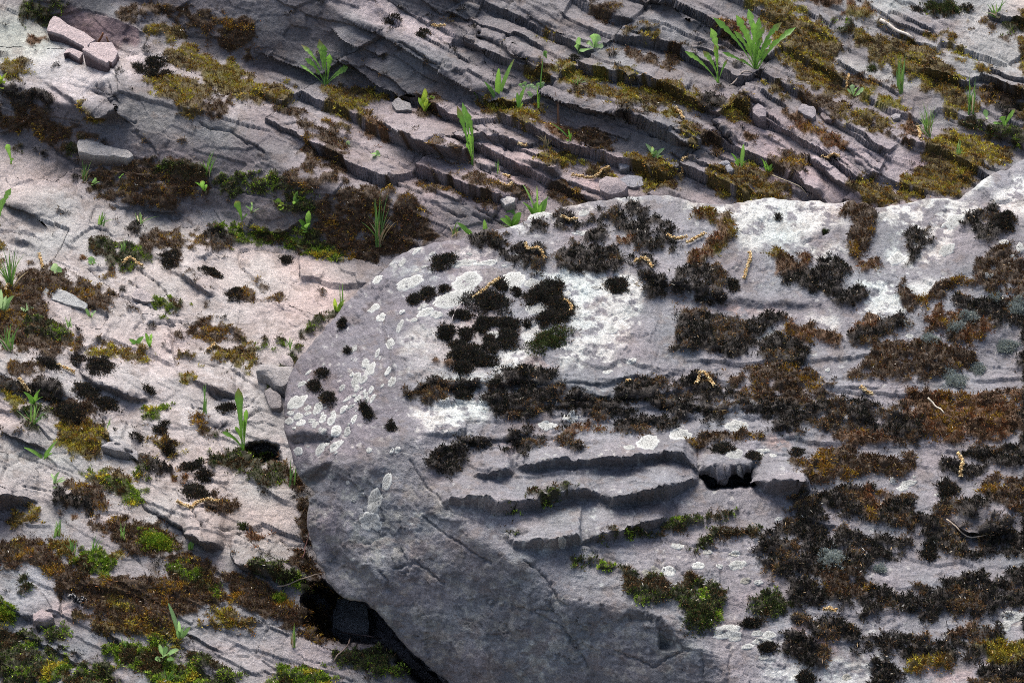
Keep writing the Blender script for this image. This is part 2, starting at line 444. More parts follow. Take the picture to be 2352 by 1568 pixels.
# ------------------------------------------------------------------ where moss grows: kind, cover, outline
# o olive-gold  y yellow-green  b brown  r rust  k blackish  g bright green  d dark green
MOSS_T = """d.9 1 110,0 440,0 400,130 340,190 230,130 120,60
b.6 1 740,80 1000,40 1300,60 1700,130 1760,300 1700,420 1500,330 1300,200 1100,150 950,170 760,110
o.9 1 1000,210 1130,200 1250,220 1230,260 1020,250
o1 1 1120,370 1180,300 1290,290 1350,350 1420,410 1600,420 1620,500 1730,560 1790,650 1770,700 1690,690 1560,620 1480,590 1400,560 1330,500 1280,460 1180,450 1130,420
y.8 1 1340,450 1620,470 1640,560 1500,540 1400,500
o1 1 980,540 1200,530 1390,560 1420,640 1360,700 1330,780 1250,760 1200,680 1080,690 1010,620
b.8 1 1340,690 1480,650 1560,700 1620,790 1480,780 1350,740
o.9 1 0,450 100,440 200,480 100,550 0,530
r.8 1 180,240 300,250 290,300 220,280
k.9 1 0,580 130,570 340,680 360,700 330,760 250,720 130,720 60,650
b.75 1 0,740 250,720 350,800 600,870 640,920 500,930 380,1000 330,960 200,870 0,860
o.8 1 540,720 690,740 640,800 560,770
b.66 1 560,1170 850,1090 1300,1080 1420,1180 1400,1290 1250,1320 1150,1400 820,1360 700,1390 560,1240
d.8 1 930,1100 1330,1090 1400,1160 1280,1180
d.62 1 1450,1160 2000,1180 2130,1260 2130,1430 2000,1420 1700,1300 1450,1260
g1 4 1440,0 1800,60 2050,100 2338,170 2338,240 2100,200 1900,110 1600,90 1480,40
d.8 4 1700,20 2338,60 2338,160 2000,90
d.8 1 20,920 140,960 110,1000 30,950
d.8 1 380,960 540,950 500,1020 400,1000
b.42 1 1700,720 1900,760 2000,830 2060,1000 1900,1130 1950,1280 2338,1260 2338,900 2200,780 2060,700 1900,700
b.62 f 740,440 830,430 900,440 960,470 1000,530 1010,560 900,580 850,600 800,600 750,560 735,500
o.9 1 1840,600 1960,620 1990,690 1930,720 1850,690
o.9 1 2160,590 2338,640 2338,830 2260,760
o.95 2 0,600 200,610 460,640 560,690 440,680 300,680 200,700 250,760 330,880 250,830 130,780 60,740 0,720
b.6 2 560,690 760,700 800,760 720,800 600,780
r.8 2 270,800 340,870 450,940 520,960 400,960 280,890
b.6 2 530,940 760,1010 950,1060 960,1110 800,1060 640,1010
o.9 2 1050,640 1200,640 1300,720 1450,740 1420,860 1280,850 1180,800 1060,720
r.8 2 1440,780 1560,860 1700,960 1720,1000 1600,960 1480,880
o1 2 1390,1010 1560,1020 1680,1080 1640,1120 1480,1120 1400,1070
b.7 2 1610,860 1750,860 1900,900 1920,1030 1780,1010 1650,960
y.9 2 1500,430 1620,430 1700,470 1850,490 1880,540 1700,560 1560,500
o.8 2 1310,450 1440,480 1480,520 1400,520
o.9 2 1560,560 1700,560 1900,590 2000,640 2100,700 2000,720 1850,680 1700,620
y1 2 1960,570 2100,590 2060,690 1980,660
o1 2 2100,590 2338,600 2338,740 2200,720
y.8 2 2150,740 2338,750 2338,800 2200,800
k.9 2 1970,760 2100,740 2170,800 2120,840 1980,820
o.9 2 2000,1060 2200,1080 2338,1150 2338,1300 2150,1280 2100,1200 2020,1120
b.9 2 1490,1330 1560,1240 1650,1270 1750,1300 1720,1360 1560,1370
o.8 2 1760,1080 1900,1120 1950,1200 1880,1240 1780,1150
b.85 2 590,1160 720,1230 830,1200 900,1260 960,1300 1150,1330 1200,1390 1100,1400 900,1300 700,1260 600,1260
b.85 2 960,1180 1200,1270 1400,1290 1450,1340 1300,1350 1100,1310 950,1230
b.9 2 1770,30 1920,40 1930,100 1790,100
o.85 2 1960,170 2100,180 2200,230 2190,270 2000,200
b.8 2 2260,320 2338,340 2338,500 2280,440
b.7 2 1840,300 2050,340 2250,400 2338,470 2338,500 2100,420 1900,380
o.8 2 1420,210 1480,230 1470,270 1420,240
o.8 2 1900,460 2050,490 2000,520
b.6 2 620,90 800,150 900,150 850,170 700,160
y1 3 440,0 800,0 900,60 840,100 700,80 560,40
o1 3 560,60 760,100 880,150 1000,220 1080,300 1110,350 1080,390 960,400 820,370 680,330 660,260 700,180 580,130
r.9 3 240,130 440,130 420,230 280,210
r.8 3 900,0 1150,20 1300,60 1380,100 1380,150 1250,130 1120,90 960,40
y.8 3 1130,100 1360,110 1370,160 1250,140
d.8 3 980,160 1160,160 1260,230 1180,250 1040,210
o1 3 1210,250 1400,250 1600,280 1680,330 1750,370 1800,440 1860,530 1930,600 2010,680 1990,740 1850,740 1780,660 1650,560 1560,480 1430,440 1330,380 1240,320
y.8 3 1200,250 1300,300 1340,370 1250,300
o.9 3 1620,250 1820,240 1920,290 1930,330 1850,300 1700,280
o.9 3 1820,340 1980,390 1900,400
o.9 3 1990,430 2100,440 2110,510 2020,490
o1 3 730,390 980,380 1030,470 1020,510 1160,560 1280,600 1280,640 1130,640 960,600 820,540 760,450
b.8 3 1030,510 1260,510 1450,560 1480,610 1300,600 1160,560
o.8 3 560,580 780,600 820,700 700,650 600,640
b.8 3 780,600 1000,680 1180,700 1220,760 1120,780 960,740 840,680
o.95 3 1100,730 1280,740 1440,820 1450,880 1300,890 1180,850 1130,800
y.8 3 1280,640 1400,660 1560,730 1620,790 1500,740 1340,700
r.95 3 700,750 830,760 850,840 960,880 1080,900 1100,1000 1010,1050 930,960 820,840
r.8 3 1500,740 1620,800 1650,900 1620,980 1560,840
o1 3 0,610 180,640 180,740 60,720 0,700
o1 3 310,690 430,630 490,700 480,770 380,810 320,760
k.7 3 190,650 300,640 280,740 200,740
o.9 3 0,880 120,890 180,960 100,960
b.9 3 120,880 260,900 330,990 200,980
r.7 3 480,930 560,920 570,1000 500,990
b.7 3 620,900 700,920 780,1000 700,980
o1 3 220,1180 340,1110 500,1090 580,1120 640,1200 740,1300 660,1330 560,1350 440,1340 360,1280
b.9 3 640,1110 860,1080 930,1160 860,1220 720,1190
o1 3 1170,1220 1330,1200 1400,1250 1560,1200 1640,1150 1700,1080 1640,1000 1760,900 1900,900 2100,950 2230,1030 2260,1080 2080,1160 1980,1260 1900,1310 1760,1300 1560,1330 1400,1370 1260,1340
b.7 3 1300,880 1500,900 1640,960 1560,1000 1380,930
k.9 3 2130,690 2280,690 2338,740 2338,850 2200,820
b.9 3 2030,600 2200,610 2338,640 2338,720 2180,680 2050,650
d.9 3 1950,800 2100,830 2338,900 2338,990 2150,900 1980,850
d1 3 1650,20 1800,30 1900,80 1920,110 1820,110 1700,50
b.8 3 1950,130 2130,180 2338,260 2338,300 2150,230 1980,170
d.9 3 2080,140 2338,170 2338,220 2150,190
b1 4 170,280 400,330 500,380 560,420 720,480 760,560 740,600 680,560 500,500 430,440 330,430 240,500 280,560 300,620 430,700 540,760 520,830 300,860 180,850 0,820 -150,640 0,560 100,400
d.9 4 180,640 340,660 430,700 520,740 430,790 300,800 180,730
d.95 4 590,110 680,90 800,130 950,160 1000,220 960,280 880,300 760,260 650,220 580,170
b.9 4 1010,60 1130,60 1240,100 1220,170 1330,180 1310,190 1100,180 960,180
b.9 4 1250,80 1400,70 1500,140 1480,160 1330,130
k.9 4 1310,40 1450,30 1560,100 1630,130 1600,145 1460,110
k.9 4 820,20 880,0 1000,30 960,80 860,60
r.6 4 440,200 580,200 600,240 480,230
b.8 4 650,270 800,310 830,345 700,340
b.6 4 1200,240 1330,300 1310,320 1220,280
b.6 4 1290,350 1500,400 1700,470 1830,560 1800,580 1700,550 1560,450 1400,400 1290,380
g.9 4 990,470 1090,500 1200,510 1270,560 1170,570 1150,620 1080,580 1060,530
b.5 4 1280,480 1420,540 1380,550 1300,500
b.75 4 1280,620 1400,610 1440,680 1600,740 1720,760 1550,770 1430,740 1300,790 1190,760 1180,720 1270,700
o.95 4 600,810 650,790 800,830 950,850 1000,890 930,930 830,910 700,860
o.8 4 1380,810 1480,800 1620,810 1720,850 1740,890 1580,920 1430,880
o.6 4 1180,860 1330,870 1280,910 1200,900
y.8 4 1240,1000 1330,990 1360,1010 1280,1030
y.7 4 1600,930 1700,960 1640,980
g.9 4 1700,790 1900,770 1960,780 1800,800
d1 4 2000,730 2050,680 2180,600 2240,560 2270,600 2150,660 2020,750
b.95 4 100,940 200,940 330,990 300,1050 180,1020 110,980
k.95 4 0,1010 130,1040 300,1090 470,1140 440,1190 300,1180 150,1100 0,1080
y1 4 0,1150 70,1130 130,1170 200,1200 180,1260 60,1210
b.95 4 310,1200 470,1180 600,1210 620,1300 540,1330 400,1270
o1 4 390,1350 560,1330 680,1390 720,1450 640,1540 500,1568 420,1500
y.9 4 410,1480 560,1480 600,1540 500,1560
k.9 4 590,1320 690,1350 680,1390 610,1370
d.9 4 130,1250 330,1240 330,1360 200,1380
g.8 4 970,1240 1060,1220 1180,1210 1100,1250 1030,1290 960,1300
k.8 4 740,1390 950,1300 1000,1310 900,1340
o.8 4 980,1450 1100,1440 1180,1470 1280,1470 1180,1500 1080,1500
b.7 4 1290,1290 1360,1280 1380,1340 1400,1400 1320,1340
d.8 4 1390,1380 1480,1390 1500,1440 1420,1420
d.9 5 1350,60 1560,20 1900,80 1980,200 1850,240 1740,250 1620,190 1560,140 1400,100
g1 5 560,170 700,180 860,240 970,290 960,340 880,330 720,260 620,220
o.8 5 720,180 830,170 960,230 960,270 830,220
g1 5 900,160 940,100 1040,90 1020,160 940,210
k.8 5 900,40 1060,80 1180,120 1080,150 1060,240 1000,200
b.95 5 440,270 600,230 720,290 690,380 680,430 560,330 480,300
k1 5 370,290 440,280 640,390 650,430 500,410 390,350
r.8 5 1180,150 1250,170 1240,210 1190,190
r.8 5 440,420 540,420 520,490 450,460
r.6 5 760,380 860,400 840,430
b.85 5 1420,330 1560,340 1600,420 1560,440 1440,400
r.6 5 1640,570 1800,580 1810,620 1720,650
b1 5 0,640 100,600 250,610 370,650 380,720 450,780 520,850 620,880 900,900 1150,830 1160,760 1240,690 1330,740 1400,800 1520,960 1500,1000 1300,1070 1180,1100 1160,1200 1000,1230 760,1220 600,1150 500,1110 680,1100 560,1010 460,980 330,900 340,800 200,740 0,780
b1 5 580,540 700,490 900,480 1050,490 1140,590 1190,640 1300,730 1240,690 1100,720 900,720 820,650 700,600
g.9 5 930,530 1000,530 1000,580 940,580
g1 5 480,720 600,700 720,720 770,790 680,850 560,830 470,780
y.9 5 370,650 450,620 500,680 430,710 380,690
g1 5 1160,780 1250,800 1350,880 1500,940 1480,980 1340,940 1240,870 1160,830
y.6 5 800,690 880,720 850,750 790,740
y.6 5 700,1010 830,970 900,1040 820,1080 740,1050
b1 5 1500,840 1600,820 1750,870 1850,960 2000,1030 2230,1120 2240,1290 2100,1260 1900,1180 1700,1100 1600,1050 1550,930
o.9 5 1350,1190 1460,1110 1600,1090 1700,1160 1650,1200 1480,1200
o.85 5 500,1130 700,1120 1000,1160 1160,1210 1200,1300 900,1230 640,1210
d.8 5 1700,780 1900,780 2080,890 2060,950 1900,900 1750,860
g1 5 720,1340 900,1300 1080,1310 1120,1400 1200,1440 1330,1490 1400,1568 1400,1700 1080,1700 1000,1500 850,1430
d.95 5 1250,1370 1340,1360 1500,1450 1620,1510 1600,1700 1420,1700 1330,1470
g.9 5 1800,1490 1960,1450 2100,1460 2230,1520 2260,1700 1820,1700
b.75 f 640,1040 700,1110 718,1150 714,1265 700,1260 688,1160 655,1100 620,1060
d.7 f 600,870 660,830 690,790 700,810 660,870 650,900 610,900
b.7 f 690,1250 740,1320 770,1370 740,1390 700,1330 670,1280
d.95 8 365,1410 500,1370 700,1420 800,1480 780,1540 600,1530 400,1470
g1 5 300,1490 340,1390 440,1400 430,1500 330,1568 270,1700
g.9 5 500,1520 640,1480 780,1500 800,1700 490,1700
d.6 5 440,1420 700,1450 850,1568 420,1700
d.75 5 0,1250 250,1230 300,1330 400,1380 300,1500 200,1700 0,1700
g1 5 0,1060 60,1040 100,1100 50,1150 0,1130
d.7 5 250,1190 450,1190 520,1290 440,1310 300,1240
d.7 5 130,850 220,870 200,1000 140,960
o.9 5 190,430 280,430 270,490 210,480
o.9 5 80,460 180,470 150,530 90,510
y.7 5 0,610 150,590 200,600 100,630
k.6 4 1180,1110 1260,1130 1300,1160 1230,1150
b.5 4 1700,380 1900,480 1850,520 1720,430
o.9 f -300,500 0,560 0,800 -300,780
o.9 f 2352,20 2700,60 2700,330 2352,330
b.9 f -300,1240 0,1250 0,1300 -300,1330
d.8 f -300,1400 0,1420 0,1700 -300,1700"""
MOSS_B = """k.85 6 940,390 1000,350 1100,340 1150,380 1240,400 1220,440 1080,450 970,430
k.8 6 980,480 1100,460 1090,490
k.9 6 1140,490 1260,440 1400,400 1460,430 1480,560 1380,580 1280,540 1180,520
k.9 6 1490,590 1560,540 1460,490 1600,440 1760,430 1960,460 1960,510 1900,560 1780,600 1640,620
k.7 6 1260,300 1360,270 1480,280 1480,330 1400,320 1300,330
k.9 6 1560,190 1660,190 1700,270 1640,320 1540,310
k.9 6 1700,210 1900,190 2000,150 2140,160 2160,220 2080,280 1900,290 1800,240
k.95 6 1700,400 1740,330 1850,270 1900,360 1880,420 1760,420
k.9 6 1590,400 1640,380 1690,400 1660,430 1600,430
k.8 6 1900,280 2050,230 2250,250 2338,280 2338,480 2200,450 2060,440 2040,370 1950,330
r.8 6 1920,370 2030,340 2020,400 1930,410
k.7 6 2000,480 2200,470 2280,520 2150,560 2000,530
k.9 6 2060,600 2200,600 2300,660 2250,770 2130,770 2080,700
k.9 6 1130,1280 1220,1240 1330,1240 1540,1240 1570,1300 1450,1330 1540,1370 1480,1420 1450,1500 1400,1568 1200,1568 1100,1480 1070,1410 1180,1360
k.95 6 500,1400 640,1340 760,1330 1130,1330 1130,1360 800,1390 800,1430 700,1440 540,1440
k.7 6 1500,1440 1560,1400 1900,1410 1940,1380 2050,1330 2338,1300 2338,1400 2150,1420 2050,1470 1900,1480 1850,1568 1560,1568 1480,1500
r.7 6 670,1200 830,1180 820,1240 730,1250
k.9 b 520,60 640,20 850,30 940,110 860,160 800,200 640,200 520,160 470,110
k.9 b 720,270 900,200 1020,220 900,270 760,300
k.9 b 980,270 1130,200 1330,190 1380,260 1250,310 1050,300
k.95 b 1220,330 1400,300 1620,310 1580,380 1400,410 1240,390
k.85 b 1430,210 1560,170 1650,180 1620,230 1500,240
k.9 b 870,360 980,310 1010,380 1000,430 1060,480 1010,520 930,470 870,420
k.7 b 640,400 840,400 820,460 700,530 580,500 600,440
k.9 b 100,560 120,500 260,460 330,500 330,560 280,620 330,670 260,680 230,620 120,590
k.85 b 280,420 420,410 500,430 480,460 300,460
r.45 b 720,370 860,350 1000,340 1230,380 1200,410 900,400
k.9 b 1650,40 1850,60 1930,180 1900,330 1800,320 1700,200 1640,120
k.85 b 1900,100 2352,40 2352,430 2200,370 2100,260 1950,230
r.5 b 1900,60 2352,0 2352,120 2100,200 1950,150
b.85 b 1660,480 1760,410 1960,400 2140,390 2100,420 1900,450 1760,480
d.95 b 1500,960 1640,900 1800,910 1950,880 1950,920 1760,940 1560,970
d.95 b 1120,1050 1300,1000 1450,960 1500,980 1320,1030 1160,1060
d.95 b 1680,1080 1780,1020 1860,990 2140,980 2140,1010 1880,1010 1740,1080
d.95 b 950,1140 1040,1130 1050,1165 960,1160
d.9 b 1070,1150 1150,1150 1260,1220 1180,1200
d.8 b 530,970 690,980 700,1000 560,990
k.8 b 2180,1000 2270,940 2260,860 2352,840 2352,1238 2100,1238 2120,1060
d.35 b 600,800 880,760 1000,760 900,800 760,850 600,880 530,870
k.9 9 960,600 1060,550 1180,560 1200,650 1100,680 980,660
b.9 9 1000,300 1200,270 1400,230 1560,300 1700,250 1740,330 1620,420 1500,380 1300,420 1100,440 1030,380
r.9 9 1250,130 1450,90 1700,130 1650,180 1450,200 1260,160
k.9 9 850,0 1750,0 1800,100 1700,200 1560,150 1400,100 1200,110 1000,80
r.8 9 1750,100 1900,0 2351,0 2351,180 2150,170 1950,200 1820,180
k.85 9 1000,500 1300,470 1500,470 1760,500 1700,600 1900,680 2020,760 2050,860 1900,830 1700,700 1500,640 1330,620
r.8 9 1400,520 1600,460 1580,540 1450,620
k.9 9 2030,230 2351,200 2500,330 2200,330 2080,290
k.9 9 1870,340 1950,280 2040,340 2140,350 2120,400 1900,370
b.8 9 2090,440 2200,400 2351,400 2500,600 2200,560 2100,520
k.9 9 1830,600 1880,540 2000,520 2150,560 2100,590 1960,620 1840,620
k.9 9 2130,600 2280,620 2200,700 2500,720 2500,860 2100,840 2100,720
k.75 9 840,780 1000,720 1250,700 1500,740 1680,760 1640,880 1500,860 1400,960 1560,1060 1700,1020 1900,1000 2100,950 2500,900 2500,1130 2100,1160 1950,1200 1750,1210 1600,1150 1400,1180 1250,1120 1050,1100 1000,1000 900,980 830,900
b.7 9 1130,950 1300,900 1450,1000 1380,1100 1200,1080
d.95 9 30,940 110,950 120,1010 280,980 300,1040 440,960 540,1010 640,1030 630,1150 560,1230 440,1200 450,1130 350,1100 170,1120 70,1070
d.95 9 750,1110 880,1060 1000,1090 1020,1150 900,1180 770,1160
k.95 9 970,1190 1200,1210 1400,1260 1380,1340 1240,1330 1100,1250
k.95 9 960,1300 1060,1280 1240,1380 1260,1410 1150,1470 1060,1460 960,1400
k.95 9 1360,1360 1480,1310 1700,1300 1900,1330 1960,1400 1700,1360 1450,1390
k.8 9 1630,1400 1900,1300 2100,1250 2210,1280 2200,1400 2000,1480 1850,1420 1640,1450
o.9 9 1680,1460 1800,1430 1920,1400 1900,1500 1740,1500
k.95 9 1460,1480 1540,1460 1650,1530 1620,1700 1460,1700
y.95 9 2080,1400 2250,1340 2340,1400 2300,1470 2150,1440
r.9 9 1920,1300 2030,1200 2060,1250 1960,1340
k.9 9 2080,1500 2351,1470 2500,1700 2080,1700
r.9 7 110,190 220,180 390,220 380,340 320,400 220,500 60,540 0,540 120,440 300,320 300,260 180,240
y.9 7 110,180 230,185 390,215 380,240 300,240 200,225
y.8 7 330,330 390,330 310,420 220,510 200,500 300,400
r.95 7 590,460 700,470 740,500 880,480 860,620 780,640 650,590 680,520
y.7 7 580,455 690,460 700,480 600,475
k.85 7 0,570 130,550 290,540 320,590 400,660 330,680 330,820 220,810 150,740 0,760
k.95 7 940,510 1100,490 1160,560 1150,660 1000,760 930,740 850,700 700,690 740,640 900,600 960,580
r.9 7 1190,590 1300,500 1370,490 1260,600
b.95 7 1050,180 1180,120 1340,160 1400,230 1330,300 1300,400 1200,560 1130,440 1120,360 1200,260 1100,210
k.85 7 940,640 1150,660 1280,720 1200,850 1100,800 1000,760
k.95 7 1510,400 1600,300 1700,270 1680,380 1560,440
k.95 7 1520,450 1600,440 1590,520
k.9 7 1940,300 1960,220 2080,150 2180,180 2170,240 2270,260 2240,340 2120,390 2000,340
b.75 7 2020,480 2200,400 2338,560 2600,900 2260,920 2100,700 2000,640
k.85 7 1860,760 2050,760 2338,880 2600,960 2100,930 1900,830
b.8 7 1500,680 1660,760 1900,610 1960,640 1750,800 1560,860 1480,790
k.95 7 0,840 280,870 330,920 430,880 500,960 600,880 700,850 680,920 600,980 520,1010 550,1060 400,1200 300,1130 150,1140 0,1100
k.95 7 560,1100 640,1020 900,1080 900,1200 780,1270 600,1230
r.9 7 690,990 800,950 1100,1000 1120,1060 900,1060
k1 7 1150,990 1300,960 1500,900 1500,950 1340,1060 1180,1100
r.9 7 1160,940 1400,900 1400,950 1200,980
b.95 7 1100,1300 1200,1220 1350,1080 1700,1060 2000,1140 1950,1240 1760,1280 1600,1350 1300,1320
r.9 7 1740,850 1800,840 2090,940 2080,1020 1900,1050 1700,970 1600,970 1700,930
k.95 7 1780,1020 1900,980 1900,1060 1800,1070
b.8 7 400,1250 700,1220 900,1250 1050,1350 1050,1440 880,1500 700,1480 430,1400
r.8 7 1500,1420 1700,1390 1900,1440 2338,1350 2600,1568 1500,1568
k.9 7 0,1320 100,1280 260,1320 280,1450 200,1568 0,1568
k.75 7 880,1480 1000,1420 1100,1480 1500,1500 1500,1568 900,1568
r.6 7 0,830 150,840 180,880 0,870
k.8 f 2352,700 2700,700 2700,1500 2352,1500"""
CLUMP = fbm(UU / 17, VV / 12, octaves=3, seed=81, gain=.65)
# cushions: rounded tufts of their own, of two sizes
def cushions(sx, sy, seed):
    r1, r2, e = facets((UU + 1.2 * WU) / sx, (VV + 1.2 * WV) / sy, seed)
    return r1, sstep(.03, .22, e), np.sqrt(np.clip(e, 0, .8))
CA, CAm, CAh = cushions(34, 23, 211)
CC, CCm, CCh = cushions(17, 12, 221)
def moss_fields(spec, more=0.0, tufty='kd'):
    F = {c: np.zeros((H, W), np.float32) for c in 'oybrkgd'}
    tot = np.zeros((H, W), np.float32); dome = np.zeros((H, W), np.float32)
    for ln in spec.split('\n'):
        head, rest = ln.split(' ', 1)
        c, cov = head[0], float(head[1:]) + more
        P = pts(rest)
        w, m = poly_mask(P, 1.5, 3.4)
        if c in tufty:
            cv = np.clip(cov - .12, 0, 1.1)
            pa = sstep(-.06, .06, cv * 2 * sstep(.15, .75, m) - 1 - CA[w] + .55 * CLUMP[w]) * CAm[w]
            pc = sstep(-.06, .06, cv * 1.5 * sstep(.1, .6, m) - 1 - CC[w] + .5 * CLUMP[w]) * CCm[w]
            fill = sstep(.25, .5, m * cov + .75 * CLUMP[w] - .36) * .6
            dm = np.maximum(pa * CAh[w], .6 * pc * CCh[w])
            m = np.maximum(np.maximum(pa, pc), fill) * (m > .02)
            dome[w] = np.maximum(dome[w], dm * (m > .02))
        else:
            thr = (0.86 - cov) * 1.2
            m = sstep(thr - .12, thr + .16, 1.05 * CLUMP[w] + 1.3 * (m - .46)) * (m > .02)
            dome[w] = np.maximum(dome[w], m * .28 * CAh[w] * (c in 'og') )
        for k in F:
            F[k][w] = F[k][w] * (1 - m * (1 if k != c else 0))
        F[c][w] = np.maximum(F[c][w], m)
        tot[w] = np.maximum(tot[w], m)
    return F, tot, blur(dome, 1)
MT, MTT, CUT = moss_fields(MOSS_T, .05)
# single dark dots on the bare slabs
_d = sstep(.90, .93, CC) * CCm * sstep(.05, -.2, MTT - .1) * sstep(-.1, .3, fbm(UU / 160, VV / 120, octaves=2, seed=85))
MT['k'] = np.maximum(MT['k'], _d); MTT = np.maximum(MTT, _d); CUT = np.maximum(CUT, .6 * _d * CCh)
MB_, MBT, CUB = moss_fields(MOSS_B, .06, 'kdbro')

# ------------------------------------------------------------------ cracks
CRACKS_T = """4 1610,150 1650,280 1700,380 1750,440
4 1620,145 1800,150 1990,200
4 720,480 860,490 900,540 960,640 920,700
4 890,400 960,430 1010,490
4 1000,660 1180,660
4 880,500 1040,545
4 0,20 160,50 270,90
4 1280,1200 1360,1240
4 1640,1310 1760,1230
5 930,370 1070,450 1220,530 1250,580
5 1290,420 1340,480 1420,540
5 1480,550 1600,540 1730,550
5 1900,600 2040,640
1 330,980 480,1090 640,1210
1 720,560 820,690 830,780 880,830
1 1320,820 1560,880 1750,1030
1 880,880 1010,960 1060,1080
2 480,290 640,390 800,430 900,500 1000,580
2 1030,240 1200,350 1430,460
2 700,220 860,330 960,390 1020,450
B 900,140 1040,200 1180,280 1350,350
B 1200,570 1350,640 1500,640
B 360,1090 560,1200 760,1270
B 860,1240 960,1290 1100,1380
B 640,1000 740,1090
B 900,1130 960,1200 1160,1310
3 260,840 330,920 400,990
3 1090,960 1200,1080 1310,1200
3 1150,970 1300,1040 1420,1140
2 60,870 220,990 450,1080
2 1060,850 1250,1000
2 1560,900 1800,1050
4 1430,1130 1650,1160
4 560,980 470,880"""
CRACKS_B = """8 660,420 660,560 665,640 630,740
8 780,790 830,870 820,930 780,930
8 560,760 630,740 665,720
8 900,620 1010,690 1280,880
8 1640,990 1650,1150 1500,1160
8 640,930 720,1040
8 1470,860 1600,970 1720,1130
8 890,1190 920,1160
9 0,1380 200,1480 330,1400 430,1370
9 500,1390 520,1568
9 640,1350 660,1400 640,1568
b 0,560 200,820 500,970
6 120,960 340,760 400,640
6 380,900 400,1080 440,1300
7 850,400 960,370 1040,300
7 1690,270 1980,340
f 900,1310 960,1290 1020,1340
f 1200,1400 1290,1440 1350,1530
f 1530,1240 1760,1280
f 1330,1240 1400,1300"""
def carve(lines, wid, dep):
    D = np.zeros((H, W), np.float32)
    for ln in lines.split('\n'):
        w, d = line_dist(pts(ln), 1.0, 16)
        D[w] = np.maximum(D[w], dep * np.exp(-(d / wid) ** 2))
    return D

def relief(P, N, cracks, moss, cush, step, lip, seed, stretch):
    x, y, z = P[..., 0], P[..., 1], P[..., 2]
    if stretch:   # grain follows the beds
        a = (x * .86 - y * .25 - z * .43); b = (x * .36 + y * .5 + z * .78)
    else:
        a, b = x * .75 + z * .3, z + y * .2
    k = (.45 + .55 * zu) if stretch else .45
    d = k * 0.0034 * fbm(a * 9, b * 20, y * 10, octaves=4, seed=seed)
    d += 0.0011 * fbm(x * 90, y * 90, z * 90, octaves=3, seed=seed + 5, gain=.6)
    d += k * 0.0030 * (0.4 - np.abs(fbm(a * 13, b * 38, y * 10, octaves=3, seed=seed + 9)))
    d += step
    d -= cracks
    ms = blur(moss, 2.5)
    d += 0.004 * ms + 0.004 * moss * (vnoise(UU / 9, VV / 7, seed=seed + 3) + .4) + .011 * cush
    out = np.array([0, -1.0, 0], np.float32) + (np.array([-.35, 0, 0], np.float32) if stretch else 0)
    return (P + N * d[..., None] + out * (np.clip(step, 0, 1) * .5)[..., None] + out * (lip * .25)[..., None]).astype(np.float32)

# beds that lap over one another, plates parted by joints
ST = np.zeros((H, W), np.float32); MESO = np.zeros((H, W), np.float32)
alw = along + .5 * WUS; qq = q + .45 * WVS + .8 * vnoise(UU / 14, VV / 10, seed=130)
zu = sstep(.3, .9, zone)
for per, run, A, sd, zz, rare in ((104, 300, .044, 131, zu, .22), (47, 150, .017, 141, .12 + .88 * zu, .45), (19, 80, .005, 151, .10 + .9 * zu, .60)):
    h, st, lo = shingle(alw, qq, per, run, sd, rare)
    k = A * zz * sstep(.1, .4, zone)
    ST += h * k; MESO = np.maximum(MESO, lo * sstep(.003, .012, k))
GROOVE = np.zeros((H, W), np.float32); GZ = .25 + .75 * sstep(-.15, .3, fbm(UU / 110, VV / 90, octaves=2, seed=87))
for s in [FACES_T[0][0], FACES_T[3][0]]:
    w, m = poly_mask(pts(s), 1, 6); GZ[w] *= 1 - .8 * m
for sx, sy, A, sd in ((190, 80, .0065, 161), (75, 36, .0026, 171)):
    r1, r2, e = facets((along + .3 * WUS) / sx, (VV - .25 * UU + .6 * WVS) / sy, sd)
    kk = (1 - .55 * zu) 
    gr = kk * np.exp(-(e * sx / 4.2) ** 2) * sstep(-.1, .35, r2 + .5 * CLUMP) * (1.0 if sx > 100 else .4) * GZ; GROOVE = np.maximum(GROOVE, gr)
    ST += A * kk * r1 - .007 * gr
LIPS_T = """2 945,160,5 1000,240,34 1130,310,40 1240,400,50 1430,500,36 1460,520,0
2 350,870,20 440,905,50 520,960,80 640,1030,110 850,1090,130 975,1110,100 990,1120,0
2 930,900,20 960,985,80 1080,985,90 1200,965,70 1330,1000,80 1420,960,40 1450,950,0
B 880,560,15 950,620,60 1100,680,80 1300,620,50 1330,610,0
B 1430,510,10 1560,590,80 1700,660,110 1850,720,120 2000,770,130 2080,740,30
3 870,1080,10 950,1160,56 1080,1255,64 1190,1310,56 1225,1300,0
3 715,1260,10 840,1330,56 960,1360,44 995,1350,0
3 425,640,10 490,690,44 560,740,50 625,740,0
3 225,790,10 300,870,36 400,985,30 420,1000,0
4 535,990,6 640,1080,44 760,1140,64 880,1195,74 990,1191,16
4 690,1440,16 760,1500,66 905,1575,76 930,1580,0
4 1295,1060,6 1380,1115,56 1490,1150,70 1580,1155,24
4 1150,330,10 1290,410,44 1410,490,44 1475,480,0
4 20,1400,10 240,1500,60 330,1530,0
4 30,110,10 160,130,30 300,180,0
5 1235,570,8 1290,620,64 1400,695,96 1490,672,56 1515,640,0
5 -150,450,150 100,400,140 262,355,8
5 1555,710,10 1640,810,70 1780,870,100 1950,900,80 2060,885,16
5 930,380,6 1060,450,24 1220,535,24 1245,550,0
1 225,520,0 640,800,40 830,790,70 880,850,0"""
